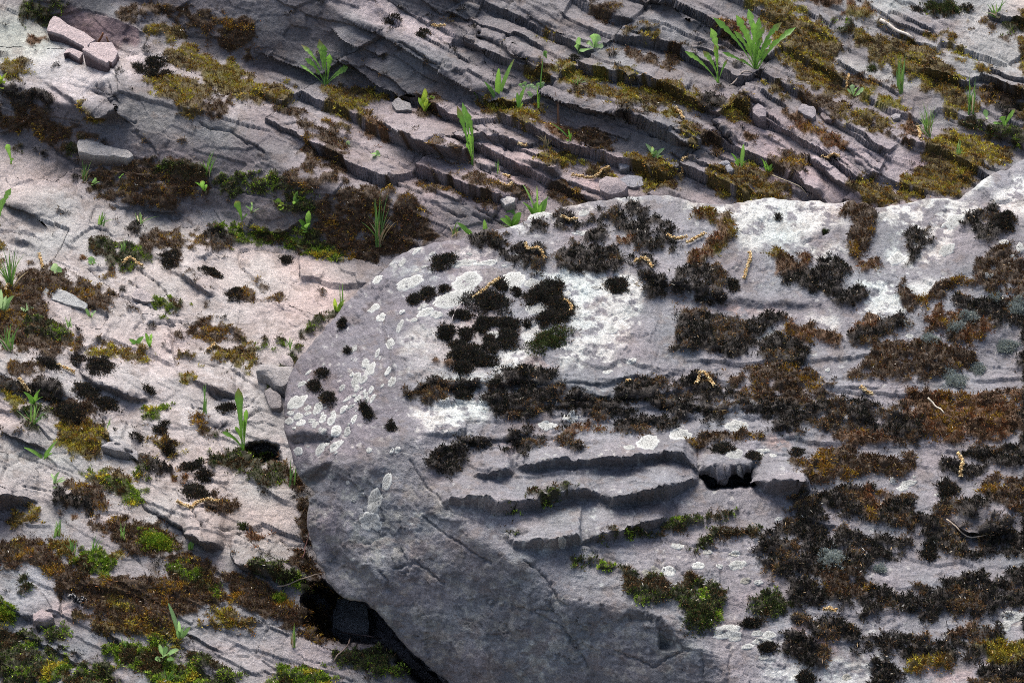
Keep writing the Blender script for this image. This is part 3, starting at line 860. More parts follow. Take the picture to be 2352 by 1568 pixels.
LIPS_B = """b 640,600,6 760,628,66 1000,606,62 1300,602,74 1550,565,72 1650,592,84 1735,650,20
b 340,664,3 450,662,38 590,657,58 640,640,0
b 195,824,6 300,838,70 400,846,112 520,890,122 600,884,112 760,852,96 890,804,60 1040,797,60 1150,802,28 1225,854,80 1400,834,106 1560,794,112 1700,724,60 1745,700,0
b 540,1000,0 620,1076,30 740,1084,64 860,1088,86 1025,1068,84 1040,1060,0
b 1015,1052,3 1150,1054,56 1300,1024,78 1500,957,64 1565,900,0
b 1745,640,14 1850,632,50 2000,618,46 2090,604,36 2125,580,0
b 2085,690,10 2150,745,80 2230,768,124 2352,768,110 2420,740,0
b 600,985,10 700,1006,26 740,1010,0
9 960,650,0 1200,690,20 1400,680,0
9 1930,650,10 2000,712,60 2240,715,50 2280,660,0"""
def lips(lines, reach):
    """broken edges: the bed above stands proud of the one below by its own thickness"""
    S = np.zeros((H, W), np.float32); D = np.zeros((H, W), np.float32)
    for ln in lines.split('\n'):
        p = ln.split(); ox, oy, k = CR[p[0]]
        a = np.array([[float(z) for z in r.split(',')] for r in p[1:]])
        x, y, h = a[:, 0] * k + ox, a[:, 1] * k + oy, a[:, 2] * k
        P = np.stack([x, y], 1); w = win(P, reach + 10)
        u = UU[w] + WUS[w] * .5; v = VV[w] + 1.0 * WVS[w] * .4 + 1.0 * vnoise(UU[w] / 22, VV[w] / 60, seed=len(ln)) + 3.0 * vnoise(UU[w] / 70, VV[w] / 90, seed=len(ln) + 1)
        vl = np.interp(u, x, y); hh = np.interp(u, x, h, left=0, right=0) * (1 + .25 * vnoise(UU[w] / 75, VV[w] * 0 + y[0], seed=11))
        dv = vl - v
        on = sstep(0, 6, dv) * np.clip(1 - dv / reach, 0, 1) ** 1.5 * hh * 1.02e-3 * 1.25
        on = on + ((dv > 0) & (dv < 9)) * sstep(2, 12, hh) * .006 * fbm(UU[w] / 13, VV[w] / 5, octaves=3, seed=13)
        S[w] = np.where(on > 0, np.maximum(S[w], on), S[w])
        D[w] = np.maximum(D[w], np.exp(-(np.clip(dv - 3, -6, 90) / 5.0) ** 2) * sstep(2, 8, hh) * (dv > -4))
    return S, D
s_T, LIPT = lips(LIPS_T, 120); ST += s_T
STB = np.zeros((H, W), np.float32); MESOB = np.zeros((H, W), np.float32)
for per, run, A, sd in ((62, 420, .016, 181), (27, 200, .008, 191), (12, 90, .0035, 195)):
    h, st, lo = shingle(UU + 2 * WUS, qb + 1.2 * WVS + .8 * vnoise(UU / 14, VV / 10, seed=180), per, run, sd)
    STB += h * A * zb; MESOB = np.maximum(MESOB, lo * sstep(.002, .008, A * zb))
s_B, LIPB = lips(LIPS_B, 105); STB += s_B
r1, r2, e = facets((UU + 3 * WU) / 75, (VV - .2 * UU + 3 * WV) / 55, 197)
STB += .0022 * r1
r1, r2, e = facets((UU + 2 * WU) / 26, (VV + 2 * WV) / 20, 199)
STB += .0011 * r1

# the bedrock passes under the boulder
LTER = np.where(BM > .5, np.maximum(LTER, LBOU + 0.006 + 0.05 * (1 - np.exp(-np.clip(blur(BM, 14) - .5, 0, 1) * 4))), LTER)
PT = (EYE + np.exp(LTER)[..., None] * DIRS)
NTV = grid_normals(PT)
PT = relief(PT, NTV, carve(CRACKS_T, 2.6, .009), MTT, CUT, ST, s_T, 101, True)
NTV = grid_normals(PT)
PB = (EYE + np.exp(LBOU)[..., None] * DIRS)
NBV = grid_normals(PB)
PB = relief(PB, NBV, carve(CRACKS_B, 2.4, .006), MBT, CUB, STB, s_B, 201, False)
NBV = grid_normals(PB)

# ------------------------------------------------------------------ stone colours, painted darker on steep faces, bed edges and grooves
def paint(C, s, rgb, k=1.0, soft=4, warp=1.5, thr=None, seed=0, sc=30):
    w, m = poly_mask(pts(s), warp, soft)
    m = m * k
    if thr is not None:
        m = m * sstep(thr, thr + .25, fbm(UU[w] / sc, VV[w] / (sc * .6), octaves=4, seed=seed, gain=.65))
    m = m[..., None]
    C[w] = C[w] * (1 - m) + np.array(rgb, np.float32) * m

CT = np.empty((H, W, 3), np.float32); CT[:] = (.165, .153, .16)
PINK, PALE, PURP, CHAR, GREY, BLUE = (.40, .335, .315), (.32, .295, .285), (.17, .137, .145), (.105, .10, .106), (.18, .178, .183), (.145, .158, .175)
TONE = .86
for s, c, k, soft in [
 ("f -400,330 60,340 300,500 560,480 760,600 830,660 640,900 720,1300 300,1250 -400,1000", PALE, 1, 18),
 ("f 560,560 640,555 800,620 800,690 700,770 560,730", PINK, .9, 10),
 ("f 350,590 560,600 700,780 420,860 100,760 200,650", (.36, .315, .30), .8, 10),
 ("f 80,800 560,820 620,1000 250,1000 100,900", (.335, .32, .315), .8, 10),
 ("f 380,1000 700,1080 720,1300 420,1250 300,1100", (.33, .295, .28), .8, 8),
 ("f -300,60 40,20 127,70 230,120 330,110 300,200 230,240 120,236 85,200 -300,190", (.375, .345, .345), 1, 4),
 ("f -300,40 40,20 130,60 130,110 70,160 -300,160", (.30, .32, .28), .8, 8),
 ("f 740,0 830,40 900,70 1000,110 1060,90 1000,40 900,10 860,-60 700,-60", (.37, .31, .315), 1, 5),
 ("f 330,100 560,140 640,260 520,280 330,180", (.30, .275, .27), .8, 6),
 ("f 560,230 1300,230 1560,440 1100,480 800,420", (.245, .205, .21), .9, 14),
 ("f 960,470 1040,430 1120,460 1210,520 1150,540 1000,555", (.235, .18, .185), 1, 5),
 ("f 1090,320 1250,350 1330,420 1200,450 1080,400", (.30, .245, .245), .8, 6),
 ("f 1310,390 1400,400 1420,450 1330,440", (.31, .24, .245), .9, 5),
 ("f 1640,250 2100,300 2250,420 2050,470 1600,440", (.27, .22, .228), 1, 14),
 ("f 1750,280 1860,320 1960,430 1850,430 1740,350", (.31, .26, .27), .8, 8),
 ("f 1380,60 1500,200 1420,240 1250,140 1180,80", GREY, .9, 8),
 ("f 1850,-50 2500,-50 2500,220 2280,190 2080,120", (.285, .285, .28), .9, 12),
 ("f 2100,0 2200,60 2140,110 2030,60", (.235, .215, .225), .8, 5),
 ("f 1900,130 2120,170 2100,200 1930,180", (.36, .36, .34), .7, 5),
 ("f 2260,-100 2600,-100 2600,50 2352,50", (.40, .34, .31), .9, 8),
 ("f -400,1240 220,1250 640,1400 1000,1600 -400,1900", (.215, .205, .21), 1, 16),
 ("f -400,1380 120,1390 240,1480 120,1568 -400,1700", BLUE, .7, 12),
 ("5 60,820 350,760 350,860 300,1040 60,1060", (.27, .28, .295), .9, 6),
 ("5 300,1040 460,1030 690,1110 600,1150 440,1120", (.33, .27, .26), .9, 4),
 ("5 1200,1260 1700,1220 2338,1320 2338,1500 1500,1480 1250,1400", (.27, .245, .25), .9, 8),
]: paint(CT, s, c, k, soft)
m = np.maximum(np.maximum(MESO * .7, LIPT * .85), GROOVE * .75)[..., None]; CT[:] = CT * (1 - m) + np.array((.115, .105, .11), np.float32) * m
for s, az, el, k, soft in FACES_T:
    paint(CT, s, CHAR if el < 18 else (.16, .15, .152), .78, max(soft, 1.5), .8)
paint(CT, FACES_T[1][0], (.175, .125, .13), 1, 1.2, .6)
paint(CT, "f 270,215 345,238 470,262 560,300 540,380 400,340 300,290", (.185, .18, .178), .9, 6)
paint(CT, "f 330,-10 735,-80 865,72 1095,200 1000,200 800,120 500,60", (.135, .13, .14), .6, 8)
paint(CT, "f 240,330 560,330 700,430 640,520 400,470", (.165, .14, .145), .7, 10)
CB = np.empty((H, W, 3), np.float32); CB[:] = (.165, .161, .174)
for s, c, k, soft in [
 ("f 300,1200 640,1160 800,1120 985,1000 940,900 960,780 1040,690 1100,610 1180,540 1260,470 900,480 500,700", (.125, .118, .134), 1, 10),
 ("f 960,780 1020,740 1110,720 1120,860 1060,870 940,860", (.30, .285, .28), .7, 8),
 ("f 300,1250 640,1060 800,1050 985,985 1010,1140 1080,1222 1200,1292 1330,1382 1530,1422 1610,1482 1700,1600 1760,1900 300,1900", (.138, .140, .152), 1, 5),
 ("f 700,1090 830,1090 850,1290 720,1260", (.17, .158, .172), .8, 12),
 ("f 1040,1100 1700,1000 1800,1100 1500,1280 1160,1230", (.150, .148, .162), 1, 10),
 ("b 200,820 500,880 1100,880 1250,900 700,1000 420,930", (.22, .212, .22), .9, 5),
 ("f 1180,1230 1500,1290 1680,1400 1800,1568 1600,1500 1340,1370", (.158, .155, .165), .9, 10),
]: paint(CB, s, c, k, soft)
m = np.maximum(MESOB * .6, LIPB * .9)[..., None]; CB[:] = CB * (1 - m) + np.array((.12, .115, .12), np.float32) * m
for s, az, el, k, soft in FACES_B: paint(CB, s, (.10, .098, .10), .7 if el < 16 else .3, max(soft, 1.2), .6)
LIC = (.43, .435, .415)
for s, k, thr in [
 ("6 1380,600 1900,560 2080,620 2100,760 2060,900 2000,1050 1900,1200 1700,1230 1560,1240 1560,1120 1620,1000 1600,850 1520,720", 1, -.35),
 ("6 1130,1290 1100,1180 1300,1060 1340,930 1480,900 1500,1000 1380,1100 1320,1200 1200,1290", 1, -.6),
 ("6 720,1320 760,1280 1000,1270 1120,1290 1100,1330 760,1340", 1, -.8),
 ("6 560,1520 700,1440 1000,1400 1060,1380 1080,1480 1000,1568 560,1568", 1, -.5),
 ("7 0,130 560,100 1000,110 1160,130 1060,200 1160,260 960,330 800,400 560,440 390,420 380,230 140,180", 1, -.45),
 ("7 1340,190 1500,110 1900,90 2000,140 1960,250 1900,330 1800,480 1640,520 1420,500 1500,300 1360,260", 1, -.3),
 ("7 2080,60 2338,-60 2700,-100 2700,260 2250,220 2100,150", 1, -.5),
 ("7 1900,90 2090,30 2100,-100 2000,0", .9, -.4),
 ("7 1200,640 1500,560 1700,560 1600,620 1500,760 1540,860 1300,900 1220,820", 1, -.05),
 ("7 1570,690 1700,620 1780,650 1690,740", 1, -.9),
 ("7 650,920 760,900 750,970 680,1000 560,1080", 1, -.3), ("7 900,900 1090,890 1080,960 960,980", 1, -.5),
 ("7 560,380 900,500 1100,470 1120,420 900,400 700,400", .8, -.1),
 ("6 480,1060 600,950 720,930 780,1080 640,1100 480,1180", .55, -.4),
 ("f 1250,455 1500,445 1560,460 1400,480 1260,520 1160,540 1110,548", .6, .0),
 ("b 0,260 460,240 450,310 200,380 60,330", 1, -.3),
 ("b 240,830 480,870 600,890 420,930 330,900", .5, -.2), ("b 460,950 720,1000 640,1050 520,1030", .6, -.1), ("b 620,1090 900,1080 900,1130 700,1130", .5, -.1),
 ("9 850,1450 1100,1420 1500,1400 1600,1460 1400,1568 900,1568", .55, .0),
 ("f 860,560 1100,540 1200,590 1050,640 900,640", .35, .1),
 ("9 1440,1220 1700,1330 1400,1380", .4, .1),
]: paint(CB, s, LIC, k, 2, 2.2, thr, seed=300 + len(s), sc=26)
# weathered mottling on the shady side
mott = sstep(.18, .42, fbm(UU / 24, VV / 20, octaves=4, seed=91, gain=.6))
w, m = poly_mask(pts("f 640,1100 985,1090 1080,1230 1330,1390 1610,1490 1760,1800 1000,1800 640,1300"), 1, 8)
m = (m * mott[w] * .62)[..., None]; CB[w] = CB[w] * (1 - m) + np.array((.25, .245, .225), np.float32) * m
for s, rgb in [("7 0,790 300,800 700,830 700,850 300,850 0,820", (.34, .245, .22)), ("9 970,1230 1150,1270 1280,1360 1330,1400 1200,1370 1050,1290", (.33, .22, .195)),
               ("9 880,150 1010,160 1020,230 900,200", (.35, .24, .21)), ("6 1300,1180 1580,1190 1580,1220 1320,1220", (.36, .25, .21)), ("6 880,900 1000,880 960,950 860,960", (.36, .28, .25)),
               ("b 560,440 700,470 640,500 580,480", (.36, .26, .25)), ("9 1720,1520 1920,1500 2100,1520 1900,1568", (.33, .25, .24))]:
    paint(CB, s, rgb, .7, 3, 1.5, -.3, seed=400 + len(s))
# young lichens: small pale dots, mostly on the left flank
r1, r2, e = facets((UU + WU) / 17, (VV + WV) / 13, 231)
pd = np.full((H, W), .18, np.float32)
for s, k in [("f 640,1100 650,900 740,760 900,590 1000,560 1010,760 940,900 985,1000 900,1080", .62), ("f 1000,1060 1700,1000 1800,1300 1700,1500 1500,1380 1150,1250", .34), ("f 1000,560 1300,470 2100,470 2000,700 1100,900", .4)]:
    w, m = poly_mask(pts(s), 1, 8); pd[w] = pd[w] * (1 - m) + k * m
m = (sstep(.42, .6, e) * (r1 * .5 + .5 < pd) * .62 * (.5 + .5 * r2))[..., None]
CB[:] = CB * (1 - m) + np.array((.40, .405, .385), np.float32) * m
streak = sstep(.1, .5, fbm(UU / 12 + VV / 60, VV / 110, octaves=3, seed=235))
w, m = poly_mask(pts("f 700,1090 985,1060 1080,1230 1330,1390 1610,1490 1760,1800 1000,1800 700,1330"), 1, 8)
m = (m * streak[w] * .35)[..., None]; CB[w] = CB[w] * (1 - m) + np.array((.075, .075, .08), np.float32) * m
def finish_colour(C, moss, F, seed):
    n = fbm(UU / 90, VV / 60, octaves=4, seed=seed); n2 = fbm(UU / 14, VV / 9, octaves=3, seed=seed + 7)
    C *= (1 + .16 * n + .12 * n2)[..., None]
    hue = fbm(UU / 120, VV / 80, octaves=3, seed=seed + 13)[..., None]
    C *= 1 + hue * np.array([.05, -.02, -.03], np.float32)
    dirt = (sstep(.30, .55, fbm(UU / 40, VV / 26, octaves=5, seed=seed + 3, gain=.62)) * .35)[..., None]
    C[:] = C * (1 - dirt) + np.array((.12, .09, .075), np.float32) * dirt
    soil = sstep(.15, .7, blur(moss, 1.2))[..., None]
    sc = np.zeros_like(C); tw = np.zeros((H, W, 1), np.float32) + 1e-4
    for k, c in (('o', (.075, .055, .016)), ('y', (.10, .09, .018)), ('b', (.050, .032, .018)), ('r', (.085, .045, .02)), ('k', (.024, .019, .016)), ('g', (.045, .055, .012)), ('d', (.030, .030, .012))):
        f = blur(F[k], 1.5)[..., None]; sc += f * np.array(c, np.float32); tw += f
    C[:] = C * (1 - soil) + sc / tw * soil
    np.clip(C, .004, .7, out=C)
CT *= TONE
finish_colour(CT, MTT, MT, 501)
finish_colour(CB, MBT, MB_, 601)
# ------------------------------------------------------------------ materials
def new_mat(name):
    m = bpy.data.materials.new(name); m.use_nodes = True
    t = m.node_tree; t.nodes.clear()
    o = t.nodes.new("ShaderNodeOutputMaterial"); b = t.nodes.new("ShaderNodeBsdfPrincipled")
    t.links.new(b.outputs[0], o.inputs[0])
    return m, t, b
def noise_node(t, scale, detail=4, rough=.6, co=None):
    n = t.nodes.new("ShaderNodeTexNoise"); n.inputs["Scale"].default_value = scale
    n.inputs["Detail"].default_value = detail; n.inputs["Roughness"].default_value = rough
    if co is not None: t.links.new(co, n.inputs["Vector"])
    return n.outputs["Fac"]
def mapr(t, v, a, b, c, d):
    n = t.nodes.new("ShaderNodeMapRange"); t.links.new(v, n.inputs[0])
    for i, q in enumerate((a, b, c, d)): n.inputs[i + 1].default_value = q
    return n.outputs[0]
def mathn(t, op, a, b):
    n = t.nodes.new("ShaderNodeMath"); n.operation = op
    for i, q in enumerate((a, b)):
        if isinstance(q, (int, float)): n.inputs[i].default_value = q
        else: t.links.new(q, n.inputs[i])
    return n.outputs[0]
def colmul(t, c, f):
    n = t.nodes.new("ShaderNodeVectorMath"); n.operation = 'SCALE'
    t.links.new(c, n.inputs[0]); t.links.new(f, n.inputs["Scale"])
    return n.outputs[0]
def vcol(t):
    a = t.nodes.new("ShaderNodeAttribute"); a.attribute_name = "tint"
    return a.outputs["Color"]
def objco(t):
    return t.nodes.new("ShaderNodeTexCoord").outputs["Object"]

def rock_material(name, fixed=None, rough=.75, gscale=1.0):
    m, t, b = new_mat(name)
    co = objco(t)
    c = vcol(t)
    if fixed is not None:
        r = t.nodes.new("ShaderNodeRGB"); r.outputs[0].default_value = (*fixed, 1); c = r.outputs[0]
    g1 = noise_node(t, 330 * gscale, 3, .7, co); g2 = noise_node(t, 95 * gscale, 5, .65, co); g3 = noise_node(t, 700 * gscale, 1, .5, co)
    f = mathn(t, 'MULTIPLY', mapr(t, g1, .36, .64, .70, 1.28), mapr(t, g2, .32, .68, .78, 1.22))
    f = mathn(t, 'MULTIPLY', f, mapr(t, g3, .62, .70, 1.0, .55))
    t.links.new(colmul(t, c, f), b.inputs["Base Color"])
    b.inputs["Roughness"].default_value = rough
    b.inputs["Specular IOR Level"].default_value = .28
    h = mathn(t, 'ADD', mathn(t, 'MULTIPLY', g2, 1.0), mathn(t, 'MULTIPLY', g1, .45))
    bp = t.nodes.new("ShaderNodeBump"); bp.inputs["Strength"].default_value = .85; bp.inputs["Distance"].default_value = .0052
    t.links.new(h, bp.inputs["Height"]); t.links.new(bp.outputs[0], b.inputs["Normal"])
    return m
def leafy_material(name, rough=.55, spec=.3, trans=0.0):
    m, t, b = new_mat(name)
    c = vcol(t)
    n = noise_node(t, 160, 3, .6, objco(t))
    t.links.new(colmul(t, c, mapr(t, n, .3, .7, .8, 1.2)), b.inputs["Base Color"])
    b.inputs["Roughness"].default_value = rough; b.inputs["Specular IOR Level"].default_value = spec
    if trans:
        o = [n for n in t.nodes if n.type == 'OUTPUT_MATERIAL'][0]
        tr = t.nodes.new("ShaderNodeBsdfTranslucent"); t.links.new(c, tr.inputs[0])
        mx = t.nodes.new("ShaderNodeMixShader"); mx.inputs[0].default_value = trans
        t.links.new(b.outputs[0], mx.inputs[1]); t.links.new(tr.outputs[0], mx.inputs[2]); t.links.new(mx.outputs[0], o.inputs[0])
    return m
M_ROCK = rock_material("bedrock_sandstone")
M_BOULDER = rock_material("boulder_sandstone", rough=.68)
M_STONE = rock_material("loose_sandstone")
M_MOSS = leafy_material("moss", .8, .12)
M_LEAF = leafy_material("leaf", .42, .4, .45)
M_DRY = leafy_material("dry_plant", .75, .2, .15)
M_CATKIN = leafy_material("catkin", .8, .15)
M_WOOD = leafy_material("weathered_wood", .8, .15)

# ------------------------------------------------------------------ mesh helpers
def tag(o, label=None, cat=None, group=None, kind=None):
    for k, v in (("label", label), ("category", cat), ("group", group), ("kind", kind)):
        if v: o[k] = v
    return o
def raw_mesh(name, V, F, mat, tint=None, smooth=True, parent=None, nv=None):
    """V (n,3); F (m,3) or (m,4) or list"""
    me = bpy.data.meshes.new(name)
    V = np.asarray(V, np.float32); F = np.asarray(F, np.int32)
    n, k = F.shape
    me.vertices.add(len(V)); me.vertices.foreach_set("co", V.ravel())
    me.loops.add(n * k); me.loops.foreach_set("vertex_index", F.ravel())
    me.polygons.add(n); me.polygons.foreach_set("loop_start", np.arange(0, n * k, k, dtype=np.int32))
    if smooth: me.polygons.foreach_set("use_smooth", np.ones(n, bool))
    if tint is not None:
        at = me.attributes.new("tint", 'FLOAT_COLOR', 'POINT')
        c = np.ones((len(V), 4), np.float32); c[:, :3] = tint
        at.data.foreach_set("color", c.ravel())
    me.update(calc_edges=True); me.validate()
    if nv is not None:
        me.normals_split_custom_set_from_vertices(nv)
    me.materials.append(mat)
    o = bpy.data.objects.new(name, me); COL.objects.link(o)
    if parent is not None: o.parent = parent
    return o
def empty(name, loc=(0, 0, 0)):
    o = bpy.data.objects.new(name, None); o.location = loc; o.empty_display_size = .02; COL.objects.link(o); return o

def quads_of(keep):
    """faces of the image grid whose quad flag is set -> (used vertex flat index, faces)"""
    i, j = np.nonzero(keep)
    a = i * W + j
    F = np.stack([a, a + W, a + W + 1, a + 1], 1)
    used, inv = np.unique(F, return_inverse=True)
    return used, inv.reshape(F.shape)

edge = np.minimum(np.minimum(np.arange(W)[None, :], W - 1 - np.arange(W)[None, :]), np.minimum(np.arange(H)[:, None], H - 1 - np.arange(H)[:, None]))
sink = (1 - sstep(0, 46, edge.astype(np.float32)))[..., None] * BASE_N
PT -= sink * .42
PB -= sink * .95

# ------------------------------------------------------------------ bedrock, ledge by ledge
deep = blur(BM, 16) > .97
keep = ~(deep[:-1, :-1])
LEDGES = [  # the beds that stand out as pieces of their own
 "f -300,-300 -300,60 40,20 127,70 205,96 284,99 320,103 400,85 489,127 581,150 650,154 752,205 889,221 1026,241 1156,221 1095,196 1026,145 917,95 787,36 735,-300",
 "f -300,60 40,20 127,70 205,96 330,110 300,160 230,190 225,210 235,262 185,238 120,237 85,208 45,199 -300,190",
 "f -300,190 45,199 120,237 235,262 300,235 345,238 470,262 600,340 740,415 860,470 830,560 790,610 700,585 610,545 525,480 480,470 400,497 300,500 200,420 60,340 -300,200",
 "f 735,-60 787,36 917,95 1026,145 1095,196 1156,221 1260,290 1330,240 1240,150 1100,60 980,40 880,-60",
 "f 1080,60 1140,100 1240,150 1330,240 1460,260 1620,220 1640,190 1500,130 1380,60 1250,-60 1000,-60",
 "f 855,262 950,300 1060,380 1090,345 1060,250 1000,250 930,255",
 "f 1020,250 1080,330 1240,330 1230,300 1110,240 1060,235",
 "f 1085,330 1180,330 1200,380 1290,440 1180,440 1100,390",
 "f 1170,335 1300,375 1340,400 1280,410 1200,370",
 "f 1220,165 1360,220 1560,300 1620,340 1600,380 1400,360 1300,330 1220,240",
 "f 1310,390 1400,400 1420,450 1330,440",
 "f 1640,270 1760,300 1870,360 1960,440 1880,455 1740,390 1640,320",
 "f 1870,330 2000,330 2110,400 2000,440 1920,400",
 "f 1840,-40 2050,-40 2200,80 2110,100 1900,60",
 "f 560,555 640,550 800,620 800,690 730,740 610,700 560,620",
 "f 380,570 560,570 610,700 730,745 560,790 420,690 330,640",
 "f 90,660 130,665 220,715 200,735 110,720",
 "f 160,810 380,800 620,830 640,900 500,960 330,925 220,860",
 "f 240,1000 330,960 560,1000 620,1050 520,1060 380,1060 260,1020",
 "f 390,1080 560,1090 690,1110 710,1250 640,1300 520,1260 430,1200",
 "f -300,930 60,930 170,1010 110,1110 -300,1110",
 "f 260,1260 420,1450 800,1470 960,1560 900,1700 560,1700 430,1520",
 "f -300,640 100,700 300,900 230,960 -300,900",
]
rid = np.zeros((H, W), np.int16)
for k, s in enumerate(LEDGES):
    w, m = poly_mask(pts(s), 1.0, 0)
    r = rid[w]; r[m > .5] = k + 1; rid[w] = r
bed = empty("terrain"); tag(bed, "sloping grey and purple sandstone bedrock broken into diagonal ledges", None, None, "structure")
rq = rid[:-1, :-1]
for k in range(len(LEDGES) + 1):
    used, F = quads_of(keep & (rq == k))
    if len(F) < 20: continue
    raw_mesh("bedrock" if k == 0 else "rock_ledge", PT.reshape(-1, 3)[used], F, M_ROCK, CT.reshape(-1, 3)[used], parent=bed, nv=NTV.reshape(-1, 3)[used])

# ------------------------------------------------------------------ the ground far around, below the part built on the image grid
def far_ground():
    n = 90
    gx = np.sinh(np.linspace(-4.2, 4.2, n)) / np.sinh(4.2) * 45; gy = np.sinh(np.linspace(-4.2, 4.2, n)) / np.sinh(4.2) * 45 + .3
    X, Y = np.meshgrid(gx, gy)
    s = math.tan(math.radians(25))
    Yc = np.clip(Y, -1.5, 9)
    Z = Yc * s - .33 + (Y - Yc) * .06 + .05 * fbm(X * 1.5, Y * 1.5, octaves=4, seed=9) * np.clip(np.hypot(X, Y) - 1.5, 0, 3)
    i, j = np.meshgrid(np.arange(n - 1), np.arange(n - 1), indexing='ij'); a = (i * n + j).ravel()
    F = np.stack([a, a + 1, a + n + 1, a + n], 1)
    c = np.array([(.2, .185, .18)], np.float32) * (1 + .3 * fbm(X.ravel() * 2, Y.ravel() * 2, octaves=4, seed=19))[:, None]
    o = raw_mesh("ground", np.stack([X, Y, Z], -1).reshape(-1, 3), F, M_ROCK, c)
    tag(o, "rocky ground running on around and below the ledges", None, None, "structure")
far_ground()

# ------------------------------------------------------------------ the boulder: one closed body
kb = BM > .5
kq = kb[:-1, :-1] & kb[1:, :-1] & kb[:-1, 1:] & kb[1:, 1:]
used, F = quads_of(kq)
Vb = PB.reshape(-1, 3)[used].astype(np.float64); Cb = CB.reshape(-1, 3)[used]; Nb = NBV.reshape(-1, 3)[used]
E = np.concatenate([F[:, [0, 1]], F[:, [1, 2]], F[:, [2, 3]], F[:, [3, 0]]])
key = np.sort(E, 1); key = key[:, 0].astype(np.int64) * len(Vb) + key[:, 1]
uq, first, cnt = np.unique(key, return_index=True, return_counts=True)
rim = E[first[cnt == 1]]
# even out the stair-stepped rim
for _ in range(5):
    acc = np.zeros((len(Vb), 3)); num = np.zeros(len(Vb))
    for a, b in ((0, 1), (1, 0)):
        np.add.at(acc, rim[:, a], Vb[rim[:, b]]); np.add.at(num, rim[:, a], 1)
    k = num > 1
    Vb[k] = .5 * Vb[k] + .5 * acc[k] / num[k][:, None]
rv = np.unique(rim); pos = -np.ones(len(Vb), int); pos[rv] = np.arange(len(rv))
ij = used[rv]
ox, oy = OUTX.reshape(-1)[ij], OUTY.reshape(-1)[ij]
allV, allC, allF = [Vb], [Cb], [F]
base = rv; off = len(Vb)
for sh, dp in ((7, .03), (22, .10), (60, .24), (150, .36)):
    D = (Vb[rv] - EYE); t = D @ FWD
    newV = EYE + D * ((t + dp) / t)[:, None] - (RGT * ox[:, None] - UPV * oy[:, None]) * sh * KPX * t[:, None]
    allV.append(newV); allC.append(Cb[rv]); 
    idx = np.arange(len(rv)) + off
    a, b = pos[rim[:, 0]], pos[rim[:, 1]]
    allF.append(np.stack([base[b], base[a], idx[a], idx[b]], 1))
    base = idx; off += len(rv)
boulder = empty("boulder"); tag(boulder, "huge lichen spotted grey boulder with stepped dark ledges resting on the slope", "boulder")
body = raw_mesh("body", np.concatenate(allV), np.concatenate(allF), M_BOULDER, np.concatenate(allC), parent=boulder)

# ------------------------------------------------------------------ a point of the visible surface
def cell(u, v):
    return np.clip(np.rint((np.asarray(v) - V0) / STEP).astype(int), 0, H - 1), np.clip(np.rint((np.asarray(u) - U0) / STEP).astype(int), 0, W - 1)
def surf(u, v, on=None):
    """(point, facing, 'b' or 't') of the rock seen at image coordinates"""
    i, j = cell(u, v)
    if on is None: on = 'b' if BM[i, j] > .5 else 't'
    P, N = (PB, NBV) if on == 'b' else (PT, NTV)
    i2, j2 = min(i + 1, H - 1), min(j + 1, W - 1)
    fu = np.clip((u - V0 * 0 - U0) / STEP - j, 0, 1); fv = np.clip((v - V0) / STEP - i, 0, 1)
    p = P[i, j] * (1 - fu) * (1 - fv) + P[i, j2] * fu * (1 - fv) + P[i2, j] * (1 - fu) * fv + P[i2, j2] * fu * fv
    return p.astype(float), N[i, j].astype(float), on
def lift(u, v, p0, nearer=0.0):
    """point seen at (u,v) at the distance of p0"""
    t = (p0 - EYE) @ FWD - nearer
    return EYE + ray(u, v) * t
def mm(p):    # metres per image pixel at a point
    return KPX * ((p - EYE) @ FWD)

# ------------------------------------------------------------------ moss: sprig by sprig
TIPS = {
 'o': [(0.381, 0.261, 0.034), (0.280, 0.178, 0.029), (0.483, 0.352, 0.047), (0.216, 0.125, 0.029), (0.331, 0.170, 0.032)],
 'y': [(0.455, 0.416, 0.047), (0.364, 0.329, 0.040), (0.569, 0.525, 0.071), (0.296, 0.219, 0.032)],
 'b': [(0.157, 0.091, 0.042), (0.115, 0.069, 0.036), (0.210, 0.117, 0.050), (0.095, 0.069, 0.046), (0.190, 0.141, 0.057)],
 'r': [(0.322, 0.138, 0.046), (0.227, 0.092, 0.037), (0.396, 0.184, 0.064), (0.170, 0.083, 0.040), (0.284, 0.184, 0.073)],
 'k': [(0.032, 0.030, 0.024), (0.048, 0.038, 0.030), (0.024, 0.026, 0.019), (0.078, 0.058, 0.045), (0.045, 0.045, 0.027)],
 'g': [(.19, .28, .03), (.25, .35, .04), (.14, .21, .025), (.31, .40, .05)],
 'd': [(0.091, 0.121, 0.037), (0.060, 0.077, 0.029), (0.121, 0.151, 0.040), (0.060, 0.052, 0.029)],
}
LEN = {'o': .0078, 'y': .007, 'b': .0072, 'r': .0075, 'k': .0078, 'g': .0055, 'd': .0062}
WID = {'o': .0017, 'y': .0017, 'b': .0015, 'r': .0015, 'k': .0017, 'g': .0021, 'd': .0019}
SPLAY = {'o': 1.0, 'y': .9, 'b': 1.2, 'r': 1.25, 'k': .65, 'g': .7, 'd': .75}
